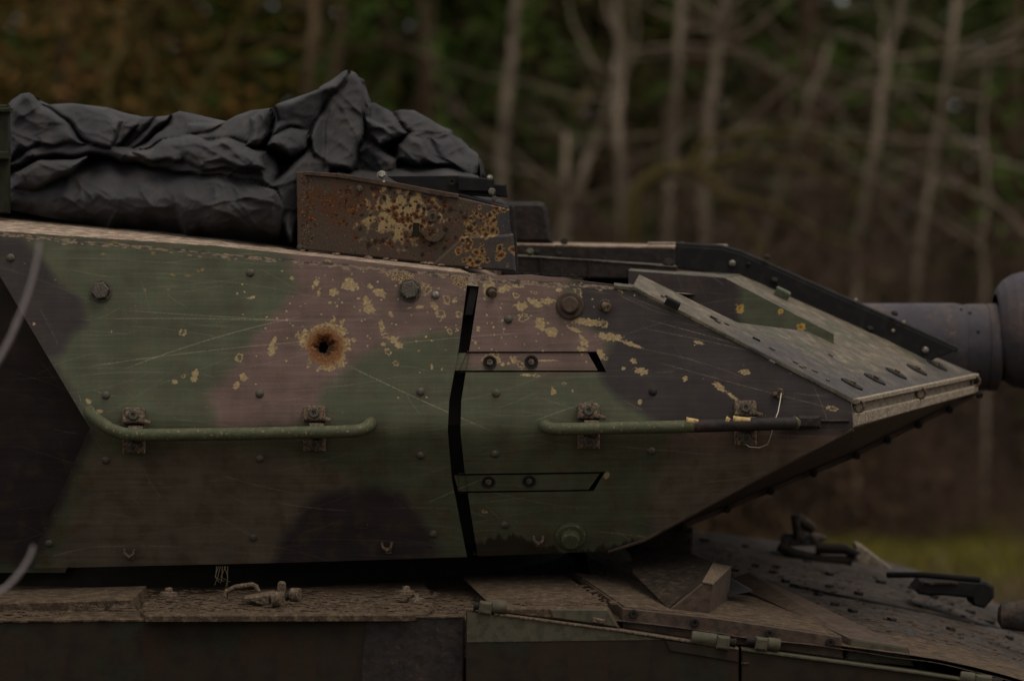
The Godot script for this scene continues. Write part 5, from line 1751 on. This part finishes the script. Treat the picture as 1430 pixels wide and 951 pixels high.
	tag(o, "crumpled black tarpaulin heaped on the turret roof behind the rusty box", "tarpaulin")


# ---------- ground and forest ----------
func leaf_mat(called: String, col: Color, through := 0.3) -> StandardMaterial3D:
	var m := StandardMaterial3D.new()
	m.resource_name = called
	m.albedo_color = col.linear_to_srgb()
	m.vertex_color_use_as_albedo = true
	m.roughness = 0.9
	m.metallic_specular = 0.1
	m.backlight_enabled = true
	m.backlight = Color(through, through, through * 0.6)
	m.cull_mode = BaseMaterial3D.CULL_DISABLED
	mat[called] = m
	return m

func build_ground() -> void:
	grunge("forest_floor", compose(512, Color8(70, 58, 44), [[Color8(50, 42, 32), 111, 0.012, 0.5, 0.2, 0.8], [Color8(84, 84, 46), 112, 0.016, 0.6, 0.1, 0.6], [Color8(108, 84, 56), 113, 0.06, 0.66, 0.1, 0.7], [Color8(34, 28, 22), 114, 0.1, 0.7, 0.06, 0.7]]), 0.5, 1.0, 0.8)
	var s := Shape.new()
	var steps := [-150.0, -60.0, -45.0]
	for i in 44:
		steps.append(-40.0 + i * 1.0)
	steps.append_array([8.0, 14.0, 30.0, 80.0])
	var xs := [-150.0, -60.0]
	for i in 41:
		xs.append(-20.0 + i)
	xs.append_array([60.0, 150.0])
	var h := func(x, z): return 0.16 * nz.get_noise_2d(x * 0.12, z * 0.12) * smoothstep(-6.0, -12.0, z) + 0.9 * smoothstep(-22.0, -50.0, z)
	for i in xs.size() - 1:
		for j in steps.size() - 1:
			var q := []
			for c in [[0, 0], [1, 0], [1, 1], [0, 1]]:
				var x: float = xs[i + c[0]]
				var z: float = steps[j + c[1]]
				q.append(Vector3(x, h.call(x, z), z))
			s.flat(q[0], q[1], q[2], Vector3.UP)
			s.flat(q[0], q[2], q[3], Vector3.UP)
	var o := part("ground", s.mesh(), mat.forest_floor, self)
	o.set_meta("kind", "structure")
	tag(o, "brown forest floor under and behind the tank", "ground")

func at_depth(px: float, py: float, dist: float) -> Vector3:
	return pz(px, py, 9.0 - dist)

# a tree from its line of trunk points in the photograph and its distance
func bare_tree(called: String, label: String, line: Array, dist: float, width: float, material: Material, twigs: int, category := "tree", group := "") -> void:
	var base := at_depth(line[line.size() - 2], 300, dist)
	base.y = 0.0
	var t := thing(called, label, category, base, group)
	var path := PackedVector3Array()
	var k := line.size() / 2
	for i in range(k - 1, -1, -1):
		path.append(at_depth(line[2 * i], line[2 * i + 1], dist) - base + Vector3(0, 0, rng.randf_range(-0.15, 0.15)))
	var low := path[0]
	path.insert(0, Vector3(low.x * 0.6, -0.1, 0.0))
	var last := path[path.size() - 1]
	var dir := (last - path[path.size() - 2]).normalized()
	if line[1] < 60:
		dir = (dir + Vector3.UP).normalized()
		for i in 6:
			last += dir * 1.1 + Vector3(rng.randf_range(-0.2, 0.2), 0, rng.randf_range(-0.2, 0.2))
			path.append(last)
	var fine := PackedVector3Array()
	for i in path.size() - 1:
		for u in 5:
			fine.append(path[i].cubic_interpolate(path[i + 1], path[maxi(i - 1, 0)], path[mini(i + 2, path.size() - 1)], u / 5.0) + Vector3(rng.randfn(0, 0.008), 0, rng.randfn(0, 0.008)))
	fine.append(path[path.size() - 1])
	var rad := []
	var r0 := width * 0.5 * dist / FOCAL
	for i in fine.size():
		rad.append(r0 * lerpf(1.15, 0.55, float(i) / fine.size()) * (1.0 + 0.08 * nz.get_noise_1d(i * 0.7)))
	var s := Shape.new()
	s.tube(fine, rad, 10)
	part("trunk", s.mesh(), material, t)
	if twigs > 0:
		s = Shape.new()
		for i in twigs * 2:
			var f := rng.randf_range(0.15, 1.0)
			var p := fine[int(f * (fine.size() - 1))]
			var a := rng.randf() * TAU
			var d := Vector3(cos(a), rng.randf_range(0.0, 0.9), sin(a) * 0.7).normalized()
			var len := rng.randf_range(0.6, 2.2)
			var tp := PackedVector3Array([p])
			for u in 5:
				d = (d + Vector3(rng.randfn(0, 0.22), rng.randfn(0.02, 0.16), rng.randfn(0, 0.22))).normalized()
				p += d * len / 5.0
				tp.append(p)
				if u > 1 and rng.randf() < 0.7:
					var e := (d + Vector3(rng.randfn(0, 0.7), rng.randfn(0, 0.6), rng.randfn(0, 0.7))).normalized()
					s.tube(PackedVector3Array([p, p + e * len * 0.18, p + e * len * 0.34 + Vector3(0, -0.03, 0)]), [0.006, 0.004, 0.002], 4, false)
			s.tube(tp, [0.012, 0.010, 0.008, 0.006, 0.004, 0.002], 5, false)
		part("branches", s.mesh(), material, t).set_meta("kind", "stuff")

func leafy_mesh(kind: String, sd: int) -> ArrayMesh:
	var r := RandomNumberGenerator.new()
	r.seed = sd
	var v := PackedVector3Array()
	var n := PackedVector3Array()
	var c := PackedColorArray()
	var add := func(p: Vector3, along: Vector3, w: float, col: float) -> void:
		var side := along.cross(Vector3(r.randfn(0, 1), r.randfn(0, 1), r.randfn(0, 1))).normalized() * w
		var q := [p - side * 0.4, p + along * 0.5 - side, p + along, p + along * 0.5 + side]
		var g: Vector3 = (q[2] - q[0]).cross(q[1] - q[0]).normalized()
		for i in [0, 1, 2, 0, 2, 3]:
			v.append(q[i])
			n.append(g)
			c.append(Color(col, col * r.randf_range(0.92, 1.06), col * r.randf_range(0.85, 1.0)))
	if kind == "fir":
		var y := 0.35
		while y < 9.5:
			var reach := 2.3 * (1.0 - y / 10.5) * r.randf_range(0.7, 1.15) + 0.15
			for b in r.randi_range(5, 8):
				var a := r.randf() * TAU
				var dir := Vector3(cos(a), r.randf_range(-0.25, 0.1), sin(a))
				var shade := r.randf_range(0.55, 1.45)
				for k in int(4 + reach * 5):
					var f := r.randf_range(0.15, 1.0)
					var p := Vector3(0, y, 0) + dir * reach * f + Vector3(r.randfn(0, 0.07), -0.28 * f * f * reach + r.randfn(0, 0.05), r.randfn(0, 0.07))
					add.call(p, (dir + Vector3(r.randfn(0, 0.7), r.randfn(-0.3, 0.35), r.randfn(0, 0.7))).normalized() * r.randf_range(0.14, 0.34), r.randf_range(0.025, 0.06), shade * r.randf_range(0.7, 1.3))
			y += r.randf_range(0.16, 0.30)
	elif kind == "bracken":
		for k in 46:
			var a := r.randf() * TAU
			var o := Vector3(cos(a) * r.randf_range(0.1, 0.9), r.randf_range(0.02, 1.0) * r.randf_range(0.2, 1.9), sin(a) * r.randf_range(0.1, 0.8))
			var shade := r.randf_range(0.5, 1.5)
			for i in 26:
				add.call(o + Vector3(r.randfn(0, 0.24), r.randfn(0, 0.16), r.randfn(0, 0.2)), Vector3(r.randfn(0, 0.7), r.randfn(0.5, 0.8), r.randfn(0, 0.7)).normalized() * r.randf_range(0.06, 0.18), r.randf_range(0.008, 0.02), shade * r.randf_range(0.7, 1.3))
	elif kind == "leafy":         # low tree or bush that kept its dead leaves
		for k in 60:
			var a := r.randf() * TAU
			var o := Vector3(cos(a) * r.randf_range(0.1, 1.1), r.randf_range(0.3, 4.6), sin(a) * r.randf_range(0.1, 1.0))
			var shade := r.randf_range(0.4, 1.7)
			for i in 26:
				add.call(o + Vector3(r.randfn(0, 0.28), r.randfn(0, 0.24), r.randfn(0, 0.28)), Vector3(r.randfn(0, 1), r.randfn(-0.4, 0.7), r.randfn(0, 1)).normalized() * r.randf_range(0.06, 0.14), r.randf_range(0.02, 0.045), shade * r.randf_range(0.7, 1.3))
	else:                          # grass tuft
		for i in 40:
			var a := r.randf() * TAU
			add.call(Vector3(r.randfn(0, 0.07), 0, r.randfn(0, 0.07)), Vector3(cos(a) * 0.12, r.randf_range(0.08, 0.26), sin(a) * 0.12), 0.008, r.randf_range(0.5, 1.5))
	var arr := []
	arr.resize(Mesh.ARRAY_MAX)
	arr[Mesh.ARRAY_VERTEX] = v
	arr[Mesh.ARRAY_NORMAL] = n
	arr[Mesh.ARRAY_COLOR] = c
	var m := ArrayMesh.new()
	m.add_surface_from_arrays(Mesh.PRIMITIVE_TRIANGLES, arr)
	return m

func twig_mesh(sd: int, tall: float, count: int) -> ArrayMesh:
	var r := RandomNumberGenerator.new()
	r.seed = sd
	var s := Shape.new()
	for i in count:
		var a := r.randf() * TAU
		var p := Vector3(r.randfn(0, 0.15), 0, r.randfn(0, 0.15))
		var d := Vector3(cos(a) * 0.4, 1, sin(a) * 0.4).normalized()
		var h := tall * r.randf_range(0.4, 1.0)
		var path := PackedVector3Array([p])
		for u in 6:
			d = (d + Vector3(r.randfn(0, 0.16), r.randfn(-0.02, 0.1), r.randfn(0, 0.16))).normalized()
			p += d * h / 6.0
			path.append(p)
			if u > 0:
				for w in 2:
					var e := (d * 0.6 + Vector3(r.randfn(0, 0.7), r.randfn(0, 0.4), r.randfn(0, 0.7))).normalized() * h * 0.16
					s.tube(PackedVector3Array([p, p + e, p + e * 1.9 + Vector3(0, r.randfn(0, 0.06), 0)]), [0.005, 0.004, 0.002], 3, false)
		s.tube(path, [0.014, 0.012, 0.010, 0.008, 0.006, 0.004, 0.002], 5, false)
	return s.mesh()

func build_forest() -> void:
	leaf_mat("needles", Color(0.038, 0.060, 0.014))
	leaf_mat("needles_olive", Color(0.055, 0.050, 0.016))
	leaf_mat("dead_leaves", Color(0.100, 0.054, 0.018))
	leaf_mat("ochre_leaves", Color(0.080, 0.058, 0.012))
	leaf_mat("bracken_leaves", Color(0.080, 0.052, 0.034))
	leaf_mat("grass_blades", Color(0.128, 0.112, 0.024))
	leaf_mat("dry_grass", Color(0.12, 0.09, 0.05))
	grunge("bark_pale", compose(256, Color8(116, 103, 88), [[Color8(82, 72, 58), 121, 0.02, 0.55, 0.2, 0.8, 1, 1], [Color8(150, 136, 122), 122, 0.04, 0.62, 0.12, 0.7], [Color8(52, 44, 38), 123, 0.05, 0.7, 0.06, 0.9]]), 1.6, 0.95, 0.6)
	grunge("bark_brown", compose(256, Color8(78, 62, 48), [[Color8(58, 46, 36), 124, 0.03, 0.55, 0.2, 0.8], [Color8(98, 84, 60), 125, 0.04, 0.64, 0.12, 0.6]]), 1.6, 0.95, 0.6)
	grunge("bark_mossy", compose(256, Color8(66, 56, 30), [[Color8(50, 42, 30), 126, 0.03, 0.55, 0.2, 0.8], [Color8(84, 76, 32), 127, 0.05, 0.6, 0.12, 0.8]]), 1.6, 0.95, 0.6)
	grunge("twig_bark", compose(128, Color8(80, 65, 56), [[Color8(58, 46, 40), 128, 0.05, 0.55, 0.2, 0.8]]), 2.0, 0.95)
	# pale trunks, from left to right
	bare_tree("bare_tree", "pale bare trunk rising right of the black tarpaulin", [722, -10, 716, 60, 708, 160, 700, 256], 31.5, 14.4, mat.bark_pale, 7)
	bare_tree("bare_tree", "straight pale trunk right of the leaning forked one", [863, -10, 866, 90, 864, 190, 872, 345], 30.0, 13.8, mat.bark_pale, 9)
	bare_tree("bare_tree", "pale trunk leaning right until it meets its straight neighbour", [864, 70, 852, 140, 830, 200, 806, 270, 786, 345], 30.2, 14.4, mat.bark_pale, 3)
	bare_tree("broken_trunk", "short broken pale trunk just above the roof hood", [791, 188, 789, 250, 786, 345], 29.0, 14.4, mat.bark_pale, 0)
	bare_tree("bare_tree", "thin pale trunk rising above the long roof block", [952, -10, 946, 110, 938, 220, 934, 350], 32.0, 11.8, mat.bark_pale, 8)
	bare_tree("bare_tree", "tall grey trunk behind the mossy arched bough", [1012, -10, 1002, 80, 990, 190, 984, 330], 31.0, 14.4, mat.bark_pale, 9)
	bare_tree("bare_tree", "slanting grey trunk crossing behind the fallen mossy bough", [1160, 60, 1128, 150, 1090, 260, 1062, 345, 1050, 400], 32.5, 11.8, mat.bark_pale, 5)
	bare_tree("bare_tree", "pale curved trunk standing above the black guard plate", [1262, -10, 1240, 80, 1222, 200, 1206, 300, 1198, 390], 29.5, 11.2, mat.bark_pale, 9)
	bare_tree("bare_tree", "grey trunk above the gun, leaning to the right", [1340, -10, 1326, 90, 1306, 220, 1290, 330, 1280, 420], 30.0, 10.5, mat.bark_pale, 10)
	bare_tree("bare_tree", "thinnest pale trunk near the right edge above the gun collar", [1384, 60, 1374, 160, 1378, 260, 1372, 330, 1376, 420], 28.5, 7.2, mat.bark_pale, 6)
	bare_tree("bare_tree", "brownish trunk straight above the left half of the tarpaulin", [436, -10, 436, 60, 428, 150, 424, 260], 30.5, 13.1, mat.bark_brown, 8)
	bare_tree("bare_tree", "dark mossy trunk curving above the tarpaulin's left peak", [186, -10, 172, 50, 150, 110, 150, 200, 148, 260], 28.5, 10.5, mat.bark_mossy, 9)
	bare_tree("bare_tree", "slanting mossy trunk left of the brownish one", [362, -10, 318, 70, 272, 140, 262, 260], 29.5, 9.8, mat.bark_mossy, 8)
	bare_tree("bare_tree", "dark brown trunk above the tarpaulin's tall peak", [480, -10, 474, 60, 462, 140, 458, 260], 32.5, 14.4, mat.bark_brown, 6)
	bare_tree("bare_tree", "mossy trunk above the left hump of the tarpaulin", [214, -10, 206, 60, 204, 130, 206, 260], 30.0, 11.8, mat.bark_mossy, 6)
	# the mossy arched bough: low trunk bent over
	var base := at_depth(890, 300, 29.0)
	base.y = 0.0
	var t := thing("fallen_bough", "mossy bough arching low over the guard plate", "bough", base)
	var s := Shape.new()
	var arc := PackedVector3Array()
	for q in [[886, 430], [882, 330], [884, 285], [898, 255], [925, 240], [962, 236], [990, 250], [1012, 276], [1036, 306], [1062, 345], [1090, 420]]:
		arc.append(at_depth(q[0], q[1], 29.0) - base)
	s.tube(arc, [0.08, 0.07, 0.066, 0.062, 0.058, 0.054, 0.05, 0.046, 0.042, 0.035, 0.025], 10)
	part("trunk", s.mesh(), mat.bark_mossy, t)
	s = Shape.new()
	for q in [[962, 236, 985, 200, 1040, 186, 1110, 188, 1180, 200, 1230, 212], [930, 240, 980, 232, 1050, 215, 1120, 232, 1200, 270], [1010, 275, 1080, 290, 1150, 330, 1210, 350]]:
		var p := PackedVector3Array()
		for i in range(0, q.size(), 2):
			p.append(at_depth(q[i], q[i + 1], 29.0) - base + Vector3(0, 0, rng.randf_range(-0.3, 0.3)))
		s = Shape.new()
		s.tube(p, [0.036, 0.032, 0.026, 0.02, 0.014, 0.01], 8)
		part("branch", s.mesh(), mat.bark_mossy, t)
	# evergreens
	var firs := [leafy_mesh("fir", 501), leafy_mesh("fir", 502), leafy_mesh("fir", 503)]
	s = Shape.new()
	s.tube(PackedVector3Array([Vector3(0, -0.1, 0), Vector3(0.03, 4, 0), Vector3(0, 9.5, 0)]), [0.14, 0.09, 0.02], 8)
	var fir_trunk := s.mesh()
	var place := func(px: float, dist: float, size: float, v: int, m: Material, label: String, group: String) -> void:
		var b := at_depth(px, 300, dist)
		b.y = 0.6 * smoothstep(-22.0, -50.0, b.z)
		var f := thing("evergreen_tree", label, "tree", b, group)
		f.rotation.y = rng.randf() * TAU
		f.scale = Vector3(size * rng.randf_range(0.9, 1.15), size, size * rng.randf_range(0.9, 1.15))
		part("crown", firs[v], m, f)
		part("trunk", fir_trunk, mat.bark_brown, f)
	place.call(600.0, 33.0, 1.0, 0, mat.needles, "dark green fir above the right flank of the tarpaulin", "")
	place.call(540.0, 35.0, 1.1, 1, mat.needles, "deep green fir behind the tarpaulin's tall peak", "")
	place.call(655.0, 36.0, 1.1, 2, mat.needles, "tall green fir left of the first pale trunk", "")
	place.call(1420.0, 31.0, 0.9, 0, mat.needles, "dark fir at the upper right corner", "")
	place.call(1130.0, 34.0, 1.0, 1, mat.needles, "green fir behind the slanting grey trunk", "")
	place.call(90.0, 33.0, 0.9, 2, mat.needles_olive, "olive fir behind the left end of the tarpaulin", "")
	place.call(760.0, 35.0, 1.1, 1, mat.needles_olive, "olive fir between the first pale trunk and the forked pair", "")
	for i in 26:
		place.call(-900.0 + i * 124.0 + rng.randf_range(-40, 40), 38.0 + rng.randf_range(-1.5, 2.5), rng.randf_range(1.0, 1.35), i % 3, mat.needles if i % 4 else mat.needles_olive, "dark evergreen tree in the dense row at the back of the forest", "evergreen trees at the back of the forest")
	for i in 34:
		place.call(-1300.0 + i * 122.0 + rng.randf_range(-60, 60), 45.0 + rng.randf_range(-2, 3), rng.randf_range(1.3, 1.7), (i + 1) % 3, mat.needles, "shadowy evergreen tree in the farthest row of the forest", "evergreen trees in the farthest row")
	# low trees that kept their brown leaves
	var leafy := [leafy_mesh("leafy", 601), leafy_mesh("leafy", 602)]
	var stems := twig_mesh(611, 4.5, 7)
	var k := 0
	for q in [[20, 30.5, 1.0, 0], [245, 31.5, 0.95, 0], [380, 33.0, 1.0, 1], [495, 36.0, 0.9, 0], [130, 37.0, 1.1, 1], [300, 38.0, 1.1, 1], [830, 37.0, 1.05, 1], [900, 39.0, 1.1, 0], [1010, 38.0, 1.0, 0], [1200, 36.5, 0.9, 0], [1330, 37.0, 0.95, 0], [-120, 34.0, 1.0, 0], [-260, 36.0, 1.0, 1], [1520, 36.0, 1.0, 0], [1060, 40.0, 1.2, 1], [720, 40.0, 1.2, 0]]:
		var b := at_depth(q[0], 300, q[1])
		b.y = 0.0
		var f := thing("leafy_tree", ["rust-brown leafed small tree", "ochre leafed small tree"][q[3]] + [" at the far left of the picture", " above the tarpaulin's left humps", " behind the slanting mossy trunk", " behind the tarpaulin's tall peak", " behind the dark curved trunk", " deep behind the tarpaulin", " behind the forked pale pair", " behind the thin pale trunk", " behind the tall grey trunk", " behind the curved pale trunk", " behind the gun's guard plate", " beyond the left edge", " far beyond the left edge", " beyond the right edge", " deep behind the mossy bough", " deep behind the roof hood"][k], "tree", b)
		f.rotation.y = rng.randf() * TAU
		f.scale = Vector3.ONE * float(q[2])
		part("crown", leafy[k % 2], mat.ochre_leaves if q[3] else mat.dead_leaves, f)
		part("stems", stems, mat.bark_brown, f)
		k += 1
	# bare undergrowth
	var brush := [twig_mesh(621, 2.6, 22), twig_mesh(622, 2.0, 26), twig_mesh(623, 5.2, 14)]
	var bracken := [leafy_mesh("bracken", 641), leafy_mesh("bracken", 642)]
	for i in 92:
		var px := rng.randf_range(700, 1560) if i % 3 else rng.randf_range(-300, 1700)
		var dist := rng.randf_range(27.8, 33.0) if px < 1230 else rng.randf_range(29.5, 33.5)
		var size := rng.randf_range(0.7, 1.2)
		if i >= 74:                 # low ones in the grass
			px = rng.randf_range(1180, 1450)
			dist = rng.randf_range(27.2, 30.5)
			size = rng.randf_range(0.22, 0.5)
		var b := at_depth(px, 300, dist)
		b.y = 0.0
		var f := thing("bare_shrub", "leafless brown shrub in the thicket at the forest edge", "shrub", b, "bare shrubs at the forest edge")
		part("stems", brush[i % 3], mat.twig_bark, f)
		part("dead_leaves", bracken[i % 2], mat.bracken_leaves, f)
		f.rotation.y = rng.randf() * TAU
		f.scale = Vector3.ONE * size
	# grass in front of the thicket
	for pass_ in 2:
		var mm := MultiMesh.new()
		mm.transform_format = MultiMesh.TRANSFORM_3D
		mm.mesh = leafy_mesh("grass", 631 + pass_)
		mm.instance_count = 2600
		for i in mm.instance_count:
			var dist := rng.randf_range(22.0, 33.0)
			var px := rng.randf_range(-400, 1900) if pass_ or i % 8 == 0 else 1190.0 + absf(rng.randfn(0, 190))
			if pass_ == 0:
				dist = rng.randfn(28.6, 1.4)
				for tries in 6:
					if nz.get_noise_2d(px * 0.009, dist * 0.45) > 0.02:
						break
					px = 1190.0 + absf(rng.randfn(0, 190))
					dist = rng.randfn(28.6, 1.4)
			var p := at_depth(px, 300, dist)
			p.y = 0.16 * nz.get_noise_2d(p.x * 0.12, p.z * 0.12) * smoothstep(-6.0, -12.0, p.z) - 0.02
			mm.set_instance_transform(i, Transform3D(Basis(Vector3.UP, rng.randf() * TAU).scaled(Vector3.ONE * rng.randf_range(0.6, 1.5)), p))
		var o := MultiMeshInstance3D.new()
		o.name = "grass" if pass_ == 0 else "dry_grass"
		o.multimesh = mm
		o.material_override = mat.grass_blades if pass_ == 0 else mat.dry_grass
		add_child(o, true)
		o.set_meta("kind", "stuff")
		tag(o, "patch of yellow-green grass beyond the tank's front" if pass_ == 0 else "dry straw-coloured grass scattered over the clearing", "grass")

func build_small_things() -> void:
	# twig of a bush close to the viewer, at the left edge
	var b := Vector3(-1.35, 0, 2.6)
	var t := thing("bare_bush", "blurred bare twigs of a bush close to the viewer", "bush", b)
	var m := StandardMaterial3D.new()
	m.albedo_color = Color8(122, 114, 114)
	m.roughness = 0.8
	var s := Shape.new()
	s.tube(PackedVector3Array([Vector3.ZERO, Vector3(0.04, 0.9, 0), Vector3(0.0, 1.7, 0.0), Vector3(-0.1, 2.6, -0.1)]), [0.016, 0.012, 0.009, 0.004], 8)
	part("stem", s.mesh(), m, t)
	for q in [[0.9, [-150, 700, -60, 590, 0, 497, 22, 452, 40, 404, 50, 365, 54, 336], 0.0040], [0.8, [-150, 930, -60, 860, 0, 826, 22, 806, 38, 783, 46, 763], 0.0040]]:
		s = Shape.new()
		var p := PackedVector3Array([Vector3(0.03, q[0], 0)])
		for i in range(0, q[1].size(), 2):
			p.append(pz(q[1][i], q[1][i + 1], 2.6) - b)
		var fine := PackedVector3Array()
		for i in p.size() - 1:
			for u in 4:
				fine.append(p[i].cubic_interpolate(p[i + 1], p[maxi(i - 1, 0)], p[mini(i + 2, p.size() - 1)], u / 4.0))
		fine.append(p[p.size() - 1])
		var rad := []
		for i in fine.size():
			rad.append(q[2] * lerpf(1.1, 0.7, float(i) / fine.size()) * (1.18 if i % 11 == 5 else 1.0))
		s.tube(fine, rad, 8)
		part("twig", s.mesh(), m, t)
	# straws caught under the turret
	s = Shape.new()
	for i in 7:
		var p := pz(302 + i * 2.6, 791, -0.17)
		s.tube(PackedVector3Array([p, p + Vector3(rng.randfn(0, 0.008), -0.025, 0.01), p + Vector3(rng.randfn(0.0, 0.014), -rng.randf_range(0.03, 0.055), 0.015)]), [0.0012, 0.0010, 0.0006], 5, false)
	var o := part("straw_tuft", s.mesh(), mat.straw, self)
	tag(o, "few dry straws hanging under the turret's lower edge", "straw")
	# leaf litter and crumbs of earth on the deck
	var mm := MultiMesh.new()
	mm.transform_format = MultiMesh.TRANSFORM_3D
	var q := Shape.new()
	q.lathe(Vector3.ZERO, Vector3.UP, [Vector2(-0.3, 0), Vector2(0, 0.5), Vector2(0.25, 0.35), Vector2(0.35, 0)], 6, true)
	mm.mesh = q.mesh()
	mm.instance_count = 5200
	for i in mm.instance_count:
		var p: Vector3
		if i % 3:
			p = Vector3(rng.randf_range(-1.4, 0.24), 1.650, rng.randf_range(-0.15, 0.34))
			if p.x > -1.02 and p.x < -0.18:
				p.y = 1.662
			if p.x > 0.0:
				p.y = 1.676
		else:
			var x := rng.randf_range(0.3, 1.5)
			var z := 0.34 - 1.9 * pow(rng.randf(), 1.5)
			p = Vector3(x, glacis_y(x, z) + 0.002, z)
		var k := 0.002 + 0.011 * pow(rng.randf(), 3.0)
		mm.set_instance_transform(i, Transform3D(Basis(Vector3.UP, rng.randf() * TAU).scaled(Vector3(k * rng.randf_range(1, 2.6), k * 0.7, k)), p))
	var d := MultiMeshInstance3D.new()
	d.name = "earth_crumbs"
	d.multimesh = mm
	d.material_override = mat.dirt_deck
	add_child(d, true)
	d.set_meta("kind", "stuff")
	tag(d, "crumbs of earth and leaf bits strewn over the tank's deck", "dirt")
